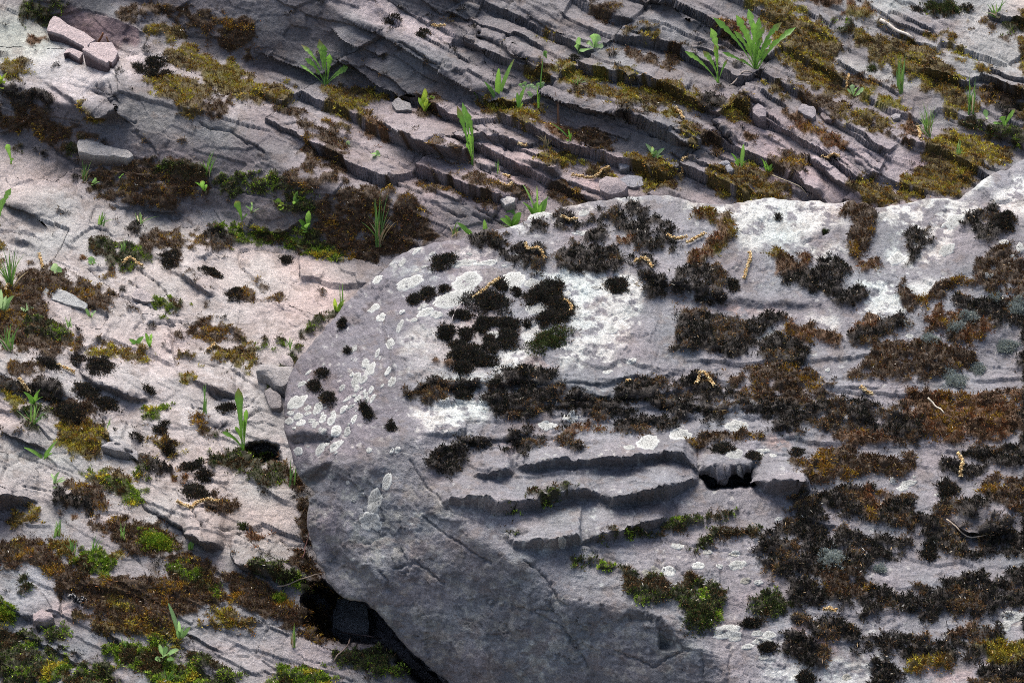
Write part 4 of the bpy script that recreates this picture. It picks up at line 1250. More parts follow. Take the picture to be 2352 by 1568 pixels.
def sprigs(P, N, kinds, scale=1.0, nblade=3, up=.35, rng=RNG):
    n = len(P)
    kinds = np.asarray(kinds)
    V = np.empty((n, nblade, 4, 3), np.float32); C = np.empty((n, nblade, 4, 3), np.float32)
    ln = np.array([LEN[k] for k in kinds]) * scale; wd = np.array([WID[k] for k in kinds]) * np.sqrt(scale); sp = np.array([SPLAY[k] for k in kinds])
    col = np.empty((n, 3), np.float32)
    pick = rng.random(n)
    for k in set(kinds.tolist()):
        q = kinds == k; t = np.array(TIPS[k], np.float32)
        col[q] = t[(pick[q] * len(t)).astype(int)]
    col *= (rng.random((n, 1)) * .5 + .75).astype(np.float32)
    ax = N + np.array([0, -.05, up])
    for b in range(nblade):
        r = rng.normal(size=(n, 3)); r -= N * np.einsum('ij,ij->i', r, N)[:, None]
        r /= np.linalg.norm(r, axis=1, keepdims=True) + 1e-9
        d = ax + r * (sp * (.4 + .8 * rng.random(n)))[:, None]
        d /= np.linalg.norm(d, axis=1, keepdims=True)
        L = (ln * (.6 + .7 * rng.random(n)))[:, None]
        s = np.cross(d, rng.normal(size=(n, 3))); s /= np.linalg.norm(s, axis=1, keepdims=True) + 1e-9
        s *= wd[:, None] * .5
        o = P + r * (.3 * ln[:, None])
        V[:, b, 0] = o - N * .001; V[:, b, 1] = o + d * L * .55 + s; V[:, b, 3] = o + d * L * .55 - s
        V[:, b, 2] = o + d * L + (r - np.array([0, 0, .35])) * L * .18
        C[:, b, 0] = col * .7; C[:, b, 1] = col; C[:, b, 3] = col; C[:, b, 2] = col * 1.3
    m = n * nblade
    a = np.arange(m) * 4
    F = np.concatenate([np.stack([a, a + 1, a + 2], 1), np.stack([a, a + 2, a + 3], 1)])
    return V.reshape(-1, 3), F, C.reshape(-1, 3)
PERCELL = {'o': .62, 'y': .62, 'b': .55, 'r': .55, 'k': .6, 'g': .9, 'd': .75}
MOTT = .35 + 1.3 * sstep(-.35, .35, fbm(UU / 7, VV / 5, octaves=2, seed=83))
vis = ((UU > -160) & (UU < 2512) & (VV > -110) & (VV < 1678)).astype(np.float32)
def moss_mat(name, F, kinds, P, N, allow, label, seed, tone=(1, 1, 1)):
    rng = np.random.default_rng(seed)
    pp, nn, kk = [], [], []
    for k in kinds:
        lam = F[k] * PERCELL[k] * allow * vis * MOTT
        c = rng.poisson(lam)
        i, j = np.nonzero(c); rep = c[i, j]
        i = np.repeat(i, rep); j = np.repeat(j, rep)
        i2 = np.minimum(i + 1, H - 1); j2 = np.minimum(j + 1, W - 1)
        a, b = rng.random((2, len(i), 1))
        pp.append(P[i, j] * (1 - a) * (1 - b) + P[i, j2] * a * (1 - b) + P[i2, j] * (1 - a) * b + P[i2, j2] * a * b)
        nn.append(N[i, j]); kk += [k] * len(i)
    pp = np.concatenate(pp); nn = np.concatenate(nn)
    kk = np.array(kk)      # no mat is of one kind only
    n1 = fbm(pp[:, 0] * 22, pp[:, 2] * 26, pp[:, 1] * 22, octaves=2, seed=seed); r = rng.random(len(kk))
    for a, b, lo, hi, pr in (('o', 'y', .30, 2, .12), ('o', 'b', -2, -.28, .10), ('o', 'r', 2, 2, .06), ('b', 'o', .55, 2, .05), ('b', 'r', -2, -.52, .06), ('k', 'b', .42, 2, .10),
                             ('r', 'b', -2, -.2, .22), ('r', 'o', .5, 2, .08), ('g', 'y', .6, 2, .04), ('g', 'd', -2, -.5, .06), ('d', 'b', -2, -.4, .12), ('d', 'g', .45, 2, .08), ('y', 'o', -2, -.1, .2)):
        kk[(kk == a) & (((n1 > lo) & (n1 < hi)) | (r < pr))] = b
        r = rng.random(len(kk))
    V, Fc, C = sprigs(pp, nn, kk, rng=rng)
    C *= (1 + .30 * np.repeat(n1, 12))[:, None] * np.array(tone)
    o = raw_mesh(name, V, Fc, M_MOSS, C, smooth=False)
    tag(o, label, "moss", None, "stuff")
    print("moss", name, len(pp), "sprigs")
notb = 1 - (BM > .5); inb = (blur(BM, 2) > .75).astype(np.float32)
moss_mat("moss_carpet", MT, 'oy', PT, NTV, notb, "olive and gold moss mats spread over the bedrock ledges", 1, (.92, .90, 1.1))
moss_mat("moss_carpet", MT, 'br', PT, NTV, notb, "brown and rusty moss mats over the bedrock ledges", 2, (.92, .88, 1))
moss_mat("moss_carpet", MT, 'kd', PT, NTV, notb, "blackish and dark green moss in the clefts of the bedrock", 3)
moss_mat("moss_carpet", MT, 'g', PT, NTV, notb, "bright green cushion moss on the damp lower bedrock", 4)
moss_mat("moss_carpet", MB_, 'kdg', PB, NBV, inb, "blackish moss covering the top of the big boulder", 5)
moss_mat("moss_carpet", MB_, 'bryo', PB, NBV, inb, "rusty brown moss among the black moss on the boulder", 6, (.74, .68, .74))
# ------------------------------------------------------------------ helpers for the things on the rock
def surfv(u, v, on):
    u = np.asarray(u, float); v = np.asarray(v, float)
    x = np.clip((u - U0) / STEP, 0, W - 1.001); y = np.clip((v - V0) / STEP, 0, H - 1.001)
    j, i = x.astype(int), y.astype(int); fx, fy = (x - j)[..., None], (y - i)[..., None]
    P, N = (PB, NBV) if on == 'b' else (PT, NTV)
    p = P[i, j] * (1 - fx) * (1 - fy) + P[i, j + 1] * fx * (1 - fy) + P[i + 1, j] * (1 - fx) * fy + P[i + 1, j + 1] * fx * fy
    return p, N[i, j]
def at(s, x, y):
    ox, oy, k = CR[s]; return ox + x * k, oy + y * k
def side_of(u, v):
    i, j = cell(u, v); return 'b' if BM[i, j] > .5 else 't'
def lichen_material():
    m, t, b = new_mat("crust_lichen")
    co = objco(t); c = vcol(t)
    n = noise_node(t, 420, 2, .6, co); n2 = noise_node(t, 120, 4, .6, co)
    f = mathn(t, 'MULTIPLY', mapr(t, n, .44, .54, .45, 1.05), mapr(t, n2, .3, .7, .85, 1.12))
    rim = t.nodes.new("ShaderNodeAttribute"); rim.attribute_name = "rim"
    mx = t.nodes.new("ShaderNodeMix"); mx.data_type = 'FLOAT'
    t.links.new(rim.outputs["Fac"], mx.inputs[0]); t.links.new(f, mx.inputs[2]); mx.inputs[3].default_value = 1.0
    t.links.new(colmul(t, c, mx.outputs[0]), b.inputs["Base Color"]); b.inputs["Roughness"].default_value = .9; b.inputs["Specular IOR Level"].default_value = .1
    return m
M_LICHEN = lichen_material()

# ------------------------------------------------------------------ crust lichens: each rosette a piece of the boulder
LICHENS = """C 855,330,55,22,40 1065,232,22,10,40 1450,145,14,8,50 770,490,70,30,30 860,430,28,12,40 700,745,150,80,40 845,815,55,35,25 985,830,95,55,60 1090,805,25,12,50 855,895,50,25,25 725,945,75,50,20 600,1000,60,45,30 630,900,50,30,10 760,1040,70,40,20 905,1000,50,35,30 950,1050,55,38,50 1050,960,75,38,55 1045,900,30,20,45 1180,960,95,48,60 1190,880,40,30,50 1230,1130,95,70,55 1380,1130,65,35,60 1485,975,75,30,65 1415,1050,25,16,60 1070,1135,50,32,30 1025,1110,30,20,50 670,1100,30,18,10 1335,830,70,40,50 1420,810,40,20,45 1475,780,25,15,40 1385,690,70,22,35 1480,648,35,18,20 1530,690,60,40,50 1318,540,60,32,50 1510,430,110,65,60 1615,435,75,40,55 1448,365,35,28,30 1640,205,70,45,60 1700,280,100,55,55 1735,330,35,16,60 1517,555,55,35,60 1585,555,25,12,50 1620,600,40,18,60 1715,565,60,28,60 1640,645,50,28,55 1660,700,45,25,60 1735,680,75,28,60 1800,75,60,25,60 1832,132,25,14,55 1470,20,60,22,50 1940,310,75,28,55 1998,440,85,55,60 1865,515,40,15,60 730,1410,70,65,0 1030,1385,105,50,55 1240,1330,110,45,50 860,1355,20,12,0 1240,1435,25,15,50 1115,1320,45,20,50 1700,1390,35,30,0 2075,1385,50,30,60 2000,1400,45,22,60 1505,850,18,12,50
6 550,665,105,35,22 930,660,110,60,15 850,770,160,55,12 1250,645,85,60,10 660,860,65,28,10 730,880,45,28,0 600,445,40,15,45 500,530,35,18,45 340,645,40,22,40 310,830,45,25,40 500,855,22,12,30 355,890,40,22,50 485,945,45,18,60 420,1070,40,28,60 335,1130,30,12,60 180,1100,25,15,50 580,908,25,14,20 640,820,40,15,15 700,465,25,10,20 950,465,22,9,0 1185,550,22,8,0 650,555,25,8,20 600,580,20,10,30 1190,770,35,18,0 1610,730,28,20,0 1800,700,30,14,0 1110,1015,50,28,10 1910,980,40,28,0 2040,1190,35,15,10 1880,1250,35,18,10 790,1470,40,16,0 1720,185,38,22,10 1420,215,80,22,12 900,530,110,26,8 1060,530,90,20,5 1700,325,60,16,8 1640,870,70,40,0 1420,830,80,45,10 1380,670,60,30,0 600,1350? 
b 1980,345,70,38,5 1640,410,75,45,10 1440,470,75,50,20 1325,505,40,18,0 1960,530,55,38,15 2110,525,35,20,0 2140,495,45,16,5 2195,532,25,17,0 970,300,50,22,0 830,345,55,25,0 1195,12,28,15,0 1620,1070,42,22,0 1745,1192,40,22,0 1980,1185,55,28,10 1565,1220,45,28,0 1800,1110,28,14,0 1970,1108,35,16,0 2230,910,25,12,0 915,1080,28,10,0
9 1600,412,22,16,0 1690,420,45,18,5 1655,450,35,20,5 1720,385,10,7,0 1850,493,16,9,0 825,997,25,13,0 750,982,32,18,0 650,1265,78,42,5 690,1300,38,30,0 820,1283,32,18,0 890,1293,42,24,0 850,1330,58,22,0 765,1357,40,16,10 858,1425,28,16,0 690,822,30,14,0 530,820,25,14,0 235,915,28,22,0 185,940,28,20,0 430,932,18,12,0 2285,1190,62,35,10 2240,1245,42,28,10 1040,1535,26,18,0 1335,1530,26,18,0 600,900,22,14,0 345,1010,24,14,0
7 1565,940,35,22,0 1570,1022,28,18,0 1020,1248,17,12,0 2310,430,30,36,0 2200,400,35,25,0 2260,500,25,15,0 2100,640,30,16,20 1480,500,55,38,10 1870,250,80,40,20 1820,440,60,36,30
8 697,412,56,30,78 625,530,85,42,80 600,640,62,55,0 755,230,24,13,60 722,238,20,10,60 465,418,14,12,0 545,485,24,14,0 590,235,18,14,0 500,520,14,10,0""".replace('600,1350?', '')
BEIGE = {(750, 982), (690, 822), (530, 820), (235, 915), (185, 940), (430, 932), (1335, 1530), (1980, 1108)}
def lichen(u, v, ra, rb, ang, beige):
    na, rings = 30, (0, .4, .74, .93, 1.0)
    th = np.linspace(0, 2 * math.pi, na, endpoint=False)
    wob = 1 + .16 * vnoise(np.cos(th) * 2.2 + u, np.sin(th) * 2.2 + v, seed=5) + .15 * vnoise(np.cos(th) * 5 + u, np.sin(th) * 5 + v, seed=6) + .07 * vnoise(np.cos(th) * 12 + u, np.sin(th) * 12 + v, seed=7)
    R = np.array(rings)[:, None] * wob[None, :]
    a = math.radians(ang)
    x = R * np.cos(th) * ra; y = R * np.sin(th) * rb
    uu = u + x * math.cos(a) + y * math.sin(a); vv = v - x * math.sin(a) + y * math.cos(a)
    p, n = surfv(uu, vv, 'b')
    p = p + n * np.array([.0013, .0013, .0014, .0010, -.0010])[:, None, None]
    base = np.array((.27, .265, .235) if beige else (.42, .43, .41)) * (.78 + .34 * random.random())
    shade = np.array([.84, .88, .95, 1.08, 1.0])[:, None, None] * base
    C = np.broadcast_to(shade, p.shape).reshape(-1, 3)
    F = []
    for r in range(len(rings) - 1):
        for k in range(na):
            k2 = (k + 1) % na
            F.append((r * na + k, (r + 1) * na + k, (r + 1) * na + k2, r * na + k2))
    o = raw_mesh("lichen_patch", p.reshape(-1, 3), F, M_LICHEN, C, parent=boulder)
    at_ = o.data.attributes.new("rim", 'FLOAT', 'POINT')
    at_.data.foreach_set("value", np.repeat(np.array([0, 0, .1, .85, 1.0], np.float32), na))
for ln in LICHENS.split('\n'):
    w = ln.split()
    ox, oy, k = CR[w[0]]
    for q in w[1:]:
        x, y, ra, rb, an = map(float, q.split(','))
        u, v = ox + x * k, oy + y * k
        if side_of(u, v) == 'b': lichen(u, v, ra * k, rb * k, an, (int(x), int(y)) in BEIGE)

# ------------------------------------------------------------------ cushions of moss and tufts of lichen that stand alone
def cushion(s, x, y, rx, ry, kind, label, group, name="moss_cushion", cat="moss", tint=None, ang=0, hgt=.32):
    u, v = at(s, x, y); k = CR[s][2]; rx, ry = rx * k, ry * k
    on = side_of(u, v)
    n = int(np.clip(rx * ry * 1.5, 60, 900))
    rng = np.random.default_rng(int(u * 13 + v))
    r = np.sqrt(rng.random(n)); r = np.where(rng.random(n) < .16, 1 + .4 * rng.random(n) ** 1.5, r); th = rng.random(n) * 2 * math.pi
    wob = 1 + .42 * vnoise(np.cos(th) * 2.1 + u, np.sin(th) * 2.1 + v, seed=9)
    a = math.radians(ang)
    xx = r * wob * np.cos(th) * rx; yy = r * wob * np.sin(th) * ry
    p, nn = surfv(u + xx * math.cos(a) + yy * math.sin(a), v - xx * math.sin(a) + yy * math.cos(a), on)
    p0, n0 = surfv(np.array([u]), np.array([v]), on)
    up = n0[0] * .6 + np.array([0, -.1, .5]); up /= np.linalg.norm(up)
    hh = hgt * min(rx, ry * 1.4) * mm(p0[0])
    p = p + up * (hh * np.clip(1 - r ** 2, 0, 1))[:, None]
    nn = nn + up * 1.0 + (p - p0[0]) * (.5 / (max(rx, ry) * mm(p0[0])))
    nn /= np.linalg.norm(nn, axis=1, keepdims=True)
    kinds = np.where(rng.random(n) < .12, 'b' if kind in 'kd' else 'y', kind)
    V, F, C = sprigs(p, nn, kinds, scale=.95, rng=rng, up=.2)
    if kind == 'k': C = C * (1.1 + .5 * rng.random())
    if tint is not None: C = C * 0 + np.array(tint) * (.7 + .5 * rng.random((len(C), 1)))
    # the packed older growth under the tips
    na = 14; rr = np.array([0, .5, .85, 1.0]); t2 = np.linspace(0, 2 * math.pi, na, endpoint=False)
    X = rr[:, None] * np.cos(t2) * rx * .8; Y = rr[:, None] * np.sin(t2) * ry * .8
    q, qn = surfv(u + X * math.cos(a) + Y * math.sin(a), v - X * math.sin(a) + Y * math.cos(a), on)
    q = q + up * (hh * .9 * (1 - rr ** 2) - .002)[:, None, None]
    F2 = [(i * na + j, (i + 1) * na + j, (i + 1) * na + (j + 1) % na) for i in range(3) for j in range(na)] + [(i * na + j, (i + 1) * na + (j + 1) % na, i * na + (j + 1) % na) for i in range(1, 3) for j in range(na)]
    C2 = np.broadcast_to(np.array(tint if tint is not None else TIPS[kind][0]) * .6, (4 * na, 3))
    V = np.concatenate([V, q.reshape(-1, 3)]); F = np.concatenate([F, np.array(F2) + len(C)]); C = np.concatenate([C, C2])
    o0 = p0[0]
    o = raw_mesh(name, V - o0, F, M_MOSS, C, smooth=False); o.location = o0
    tag(o, label, cat, group)
GB, GT = "moss cushions on the boulder", "moss cushions on the bedrock"
for s, x, y, rx, ry, kd, ang, lab in [
 ('C', 1050, 350, 75, 45, 'k', 10, "black moss cushion high on the boulder's left flank, just above a wider dark tuft"),
 ('C', 940, 530, 62, 82, 'k', 50, "dark upright moss tuft on the boulder's left flank between two round cushions"),
 ('C', 1125, 690, 92, 75, 'k', 0, "roundest black moss cushion among white lichen spots on the left flank"),
 ('C', 1650, 870, 48, 130, 'k', 28, "long narrow black moss tuft running down the boulder's left shoulder"),
 ('C', 1400, 45, 30, 28, 'k', 0, "tiny black moss dot above the lichen spots of the left flank"),
 ('C', 1985, 1080, 48, 60, 'k', 0, "faint blackish moss spot in a hollow of the boulder's left shoulder"),
 ('6', 580, 770, 40, 30, 'k', 20, "smaller of two neighbouring black moss cushions left of the catkin"),
 ('6', 675, 735, 46, 32, 'k', 12, "larger of two neighbouring black moss cushions left of the catkin"),
 ('6', 780, 705, 32, 20, 'k', 0, "flat black moss tuft above a wide pale lichen blotch"),
 ('6', 775, 525, 70, 36, 'k', 18, "spiky slanted moss tuft alone near the boulder's upper left rim"),
 ('6', 1085, 790, 135, 72, 'k', -8, "broad brown black moss cushion with a catkin lying along its top edge"),
 ('6', 1160, 690, 40, 42, 'k', 30, "dark moss knob at the upper tip of the long straight catkin"),
 ('6', 900, 885, 62, 26, 'k', 0, "low brownish moss strip above the white crusty lichen"),
 ('6', 1440, 745, 110, 62, 'k', 24, "long bristly black moss bank on the pale lichen field"),
 ('6', 1530, 700, 58, 46, 'k', 30, "raised right end of the bristly black moss bank"),
 ('6', 1540, 810, 90, 45, 'k', -15, "upper half of the crescent shaped black moss ring"),
 ('6', 1600, 850, 48, 55, 'k', 0, "right bend of the crescent shaped black moss ring"),
 ('6', 1510, 900, 105, 42, 'k', 10, "lower arm of the crescent shaped black moss ring"),
 ('6', 1265, 725, 28, 26, 'k', 0, "small black moss dot between the wide catkin cushion and the bristly bank"),
 ('6', 800, 1000, 48, 52, 'k', 0, "black moss cushion beside white crusty lichen"),
 ('6', 930, 1015, 40, 42, 'k', 0, "brown black moss cushion at the right end of white crusty lichen"),
 ('6', 1060, 935, 70, 40, 'k', 8, "brown black moss bank above a bluish lichen disc"),
 ('6', 1215, 945, 78, 34, 'k', -12, "black moss bank touching a tiny round moss ball"),
 ('6', 1335, 942, 22, 24, 'k', 0, "tiny round moss ball at the end of a black bank"),
 ('6', 1205, 1050, 58, 55, 'k', 0, "dense black moss cushion right of a bluish lichen disc"),
 ('6', 1085, 1055, 36, 34, 'k', 0, "small moss tuft just under a bluish lichen disc"),
 ('6', 1030, 985, 32, 28, 'k', 0, "brown moss tuft above left of a bluish lichen disc"),
 ('6', 870, 1080, 50, 20, 'k', 0, "thin dark moss strip under the black cushions"),
 ('6', 880, 1150, 60, 42, 'k', 20, "dark moss cushion above the slanted lowest cushion"),
 ('6', 980, 1130, 42, 38, 'k', 0, "greyish brown moss cushion in the middle of the cluster"),
 ('6', 1100, 1105, 45, 30, 'k', 0, "loose brown moss tuft right of the greyish brown cushion"),
 ('6', 1045, 1190, 70, 42, 'k', -8, "black moss cushion right of the slanted one in the lowest row"),
 ('6', 910, 1235, 64, 38, 'k', 18, "slanted dark moss cushion, lowest of the cluster on the shoulder"),
 ('6', 1480, 1050, 120, 62, 'd', 12, "greenish black moss patch alone on the big pale lichen field"),
 ('6', 1940, 690, 60, 48, 'k', 10, "square dark moss tuft at the right edge of the pale lichen"),
 ('6', 905, 1408, 58, 38, 'k', 20, "short dark moss bank below the long moss ledge"),
 ('6', 100, 940, 24, 34, 'k', -30, "small dark moss tuft close to the boulder's left rim"),
 ('7', 685, 228, 18, 17, 'k', 0, "lone brown moss dot on the bright upper lichen slab"),
 ('7', 1000, 320, 16, 11, 'd', 0, "tiny dark moss dot near the rusty moss gully"),
 ('7', 385, 680, 30, 36, 'k', 0, "round black moss knob beside the bent yellow catkin"),
 ('7', 2210, 265, 60, 44, 'k', 0, "spiky black moss cushion on a pale disc at the upper right"),
 ('9', 1920, 460, 50, 45, 'k', 0, "round ring of dark moss in a hollow under the upright catkin"),
 ('9', 1045, 255, 28, 22, 'k', 0, "small black moss cushion beside white lichen right of the ledge"),
 ('9', 792, 285, 32, 24, 'k', 0, "dark moss tuft on the lip above the black hollow"),
 ('9', 620, 240, 48, 26, 'k', 0, "flat moss tuft behind the large lichen disc of the lip"),
 ('9', 1815, 790, 30, 28, 'k', 0, "upper of two small moss dots on the grey lower slab"),
 ('9', 1800, 840, 36, 24, 'k', 0, "lower of two small moss dots on the grey lower slab"),
 ('9', 880, 1370, 44, 28, 'k', 0, "small dark moss cushion under the trio of white lichens"),
 ('9', 790, 1228, 50, 22, 'k', 8, "flat dark moss tuft above the trio of white lichens"),
 ('9', 1095, 1545, 40, 36, 'k', 0, "upright black moss tuft at the very bottom of the boulder"),
 ('9', 500, 1190, 90, 60, 'd', 0, "large olive black moss cushion above the broken front corner"),
]: cushion(s, x, y, rx, ry, kd, lab, GB, ang=ang)
for s, x, y, rx, ry, kd, ang, lab in [
 ('1', 1045, 440, 66, 42, 'k', 0, "largest of four black moss cushions on the bare shelf at the upper left"),
 ('1', 948, 476, 48, 24, 'k', -12, "leftmost of four black moss cushions on the bare shelf at the upper left"),
 ('1', 1025, 522, 40, 26, 'k', 0, "lowest of four black moss cushions on the bare shelf at the upper left"),
 ('1', 1118, 512, 36, 26, 'k', 0, "rightmost of four black moss cushions on the bare shelf at the upper left"),
 ('4', 1425, 332, 60, 34, 'k', -14, "dark grey moss cushion alone on the smooth pinkish slab"),
 ('4', 1150, 240, 62, 44, 'k', -20, "dark moss cushion at the head of a thin straight crack"),
 ('4', 1575, 470, 46, 34, 'k', 0, "dark moss tuft at the lower end of a straight crack"),
 ('4', 680, 965, 78, 58, 'k', -10, "black branching moss clump over the long overhung crack"),
 ('4', 335, 945, 60, 38, 'k', -20, "black moss clump with a catkin against its right side"),
 ('4', 580, 1130, 80, 48, 'k', -25, "upper of a chain of black moss clumps on the left slabs"),
 ('4', 710, 1215, 80, 42, 'k', -18, "lower of a chain of black moss clumps on the left slabs"),
 ('4', 470, 1290, 75, 52, 'k', -30, "black moss cushion buried in a brown mat at the left"),
 ('4', 925, 1435, 26, 24, 'k', 0, "small round dark cushion above an olive moss patch"),
 ('4', 1080, 1375, 38, 26, 'k', -20, "small dark cushion on the slab left of the tall single leaf"),
 ('4', 1105, 1335, 24, 14, 'k', 0, "tiny dark cushion above another on the slab"),
 ('4', 1135, 1515, 36, 34, 'k', 0, "brown black cushion hanging under an olive moss patch"),
 ('4', 1525, 1225, 48, 30, 'k', 0, "brown moss cushion left of the tall single leaf"),
 ('4', 1920, 225, 34, 28, 'k', 0, "grey brown moss tuft at the edge of the pinkish slab"),
 ('4', 1010, 1120, 30, 18, 'k', -30, "small dark moss speck in the middle of a bare slab"),
 ('4', 520, 905, 36, 28, 'k', 0, "dark moss tuft at the upper end of the overhung crack"),
 ('5', 1320, 300, 82, 50, 'k', -12, "large black moss clump above the long jointed catkin"),
 ('5', 1280, 110, 60, 32, 'k', 0, "dark moss clump on the block beside the boulder's overhang"),
 ('5', 1370, 180, 50, 34, 'k', -20, "dark moss clump hanging from the block's lower edge"),
 ('5', 1065, 645, 112, 58, 'g', -5, "bright lime green moss cushion in the brown mat"),
 ('5', 1635, 525, 30, 20, 'd', 0, "small olive moss dot on a grey slab by a thin crack"),
 ('5', 1875, 995, 40, 28, 'g', 0, "small bright moss dot close to the dark cavity"),
 ('5', 40, 1100, 56, 46, 'g', 0, "vivid yellow green cushion at the left edge of the picture"),
 ('3', 1620, 60, 36, 20, 'k', -20, "black moss tuft on the grey slab left of a green mossy cushion"),
 ('3', 1955, 62, 36, 20, 'k', -10, "black moss tuft right of a green mossy cushion near the top"),
 ('3', 1790, 60, 120, 38, 'd', -12, "dark green mossy cushion between two black tufts near the top"),
 ('3', 1320, 460, 28, 24, 'd', 0, "small dark moss knob on the striped grey slab"),
 ('2', 1650, 395, 26, 24, 'k', 0, "small black moss knob on the grey bed beside green rosettes"),
 ('2', 435, 128, 40, 22, 'k', 0, "dark reddish moss tuft on the pale rock at the top"),
 ('2', 640, 238, 40, 22, 'k', 0, "dark moss tuft on the cracked crest of the long scarp"),
]: cushion(s, x, y, rx, ry, kd, lab, GT, ang=ang)
for s, x, y, rx, ry, lab in [
 ('9', 1240, 885, 62, 46, "large pale grey lichen tuft among black moss on the boulder"),
 ('9', 1520, 925, 28, 20, "small pale green lichen tuft right of the large pale one"),
 ('7', 1955, 920, 50, 30, "pale lichen tuft above a rusty moss patch at the right"),
 ('7', 1885, 990, 50, 28, "pale lichen tuft sunk between rusty and black moss"),
 ('7', 1700, 1060, 52, 32, "grey lichen tuft on the wide brown moss mat"),
 ('7', 2290, 850, 46, 44, "white lichen tuft at the far right of the boulder"),
 ('7', 2220, 1100, 62, 34, "pale lichen tuft below a bare slanted rock edge"),
 ('7', 2030, 1240, 40, 34, "pale lichen tuft just above the dark overhang at the right"),
 ('7', 1880, 1310, 58, 46, "pale lichen tuft left of the dark overhang at the right"),
 ('7', 2150, 785, 36, 34, "whitish lichen tuft above the black moss at the right"),
]: cushion(s, x, y, rx, ry, 'k', lab, "shrubby lichens on the boulder", "lichen_tuft", "lichen", (.40, .43, .39), hgt=.35)
# ------------------------------------------------------------------ leaves and blades
def tube(path, rad, ns=6, taper=None):
    P = np.asarray(path, float); n = len(P)
    d = np.gradient(P, axis=0); d /= np.linalg.norm(d, axis=1, keepdims=True) + 1e-9
    a = np.cross(d, np.array([.2, .3, 1.0])); a /= np.linalg.norm(a, axis=1, keepdims=True) + 1e-9
    b = np.cross(d, a); th = np.arange(ns) * 2 * math.pi / ns
    r = np.full(n, rad) if taper is None else rad * np.asarray(taper)
    V = P[:, None] + (a[:, None] * np.cos(th)[None, :, None] + b[:, None] * np.sin(th)[None, :, None]) * r[:, None, None]
    F = [(i * ns + j, i * ns + (j + 1) % ns, (i + 1) * ns + (j + 1) % ns, (i + 1) * ns + j) for i in range(n - 1) for j in range(ns)]
    return V.reshape(-1, 3), np.array(F)
def ribbon(B, T, wid, prof, bend=(0, 0, 0), roll=0.0, nseg=9, fold=.18, tint=(.1, .2, .03), rib=1.25, tip=1.0):
    """a leaf from B to T: (verts, faces, colours)"""
    B, T = np.asarray(B, float), np.asarray(T, float)
    ax = T - B; L = np.linalg.norm(ax) + 1e-9
    M = (B + T) / 2 + np.asarray(bend) * L
    t = np.linspace(0, 1, nseg + 1)[:, None]
    c = (1 - t) ** 2 * B + 2 * t * (1 - t) * M + t ** 2 * T
    d = np.gradient(c, axis=0); d /= np.linalg.norm(d, axis=1, keepdims=True) + 1e-9
    face = EYE - B; face /= np.linalg.norm(face); face = face + np.array([math.sin(roll), 0, .9])
    s = np.cross(d, face); s /= np.linalg.norm(s, axis=1, keepdims=True) + 1e-9
    n = np.cross(s, d)
    if roll:
        s = s * math.cos(roll * .6) + n * math.sin(roll * .6); n = np.cross(s, d)
    w = np.array([prof(float(q)) for q in t[:, 0]])[:, None] * wid * .5
    l, r, m = c - s * w, c + s * w, c - n * (w * 2 * fold)
    V = np.stack([l, m, r], 1).reshape(-1, 3)
    i = np.arange(nseg)[:, None] * 3
    F = np.concatenate([i + np.array([0, 1, 4, 3]), i + np.array([1, 2, 5, 4])])
    col = np.array(tint)[None, None, :] * np.array([1, rib, .92])[None, :, None] * (0.9 + (tip - .9) * t)[:, :, None]
    return V, F, col.reshape(-1, 3)
def p_lance(t): return max(.06, math.sin(math.pi * min(1, t * .92 + .04)) ** .8)
def p_blade(t): return max(.10, (1 - t ** 2.2) * (.75 + .25 * min(1, t * 5)))
def p_ovate(t): return .16 if t < .3 else max(.05, math.sin(math.pi * min(1, (t - .26) / .74)) ** .7)
def p_spoon(t): return .14 + .86 * max(0, (t - .12) / .88) ** 1.1 if t < .72 else max(.05, (1 - ((t - .72) / .28) ** 2) ** .5)
def p_dand(t):
    env = .15 if t < .2 else (.15 + .85 * ((t - .2) / .58) ** 1.3 if t < .78 else max(.06, (1 - ((t - .78) / .22) ** 1.6)))
    tooth = (t * 6.5) % 1.0
    return env * (1.0 if t > .80 or t < .16 else .52 + .5 * tooth)
PROF = {'dand': (p_dand, 26), 'lance': (p_lance, 9), 'ovate': (p_ovate, 10), 'spoon': (p_spoon, 10), 'blade': (p_blade, 7)}
GREEN = [(.17, .34, .05), (.14, .30, .045), (.20, .38, .07), (.12, .26, .04)]
PALEG = [(.26, .42, .16), (.22, .38, .12), (.32, .46, .22)]
YELG = [(.30, .42, .05), (.24, .38, .045)]
GRASS = [(.12, .24, .05), (.15, .28, .055), (.095, .20, .05), (.19, .31, .08)]
STRAW = [(.36, .29, .16), (.28, .21, .11), (.42, .35, .22)]
DEAD = [(.12, .06, .035), (.16, .085, .05)]
CURL = {'dand': .16, 'lance': .14, 'ovate': .18, 'spoon': .2, 'blade': .12}
def plant_root(name, label, cat, group, u, v, on='t'):
    p, _ = surfv(np.array([u]), np.array([v]), on); p = p[0] - np.array([0, 0, .003])
    e = empty(name, p); tag(e, label, cat, group)
    return e, p
def brown(C):
    if random.random() < .3:      # a withered tip
        n = len(C); t = sstep(.72, 1.0, np.arange(n) / n)[:, None]; C = C * (1 - t) + np.array((.22, .16, .06)) * t
    return C
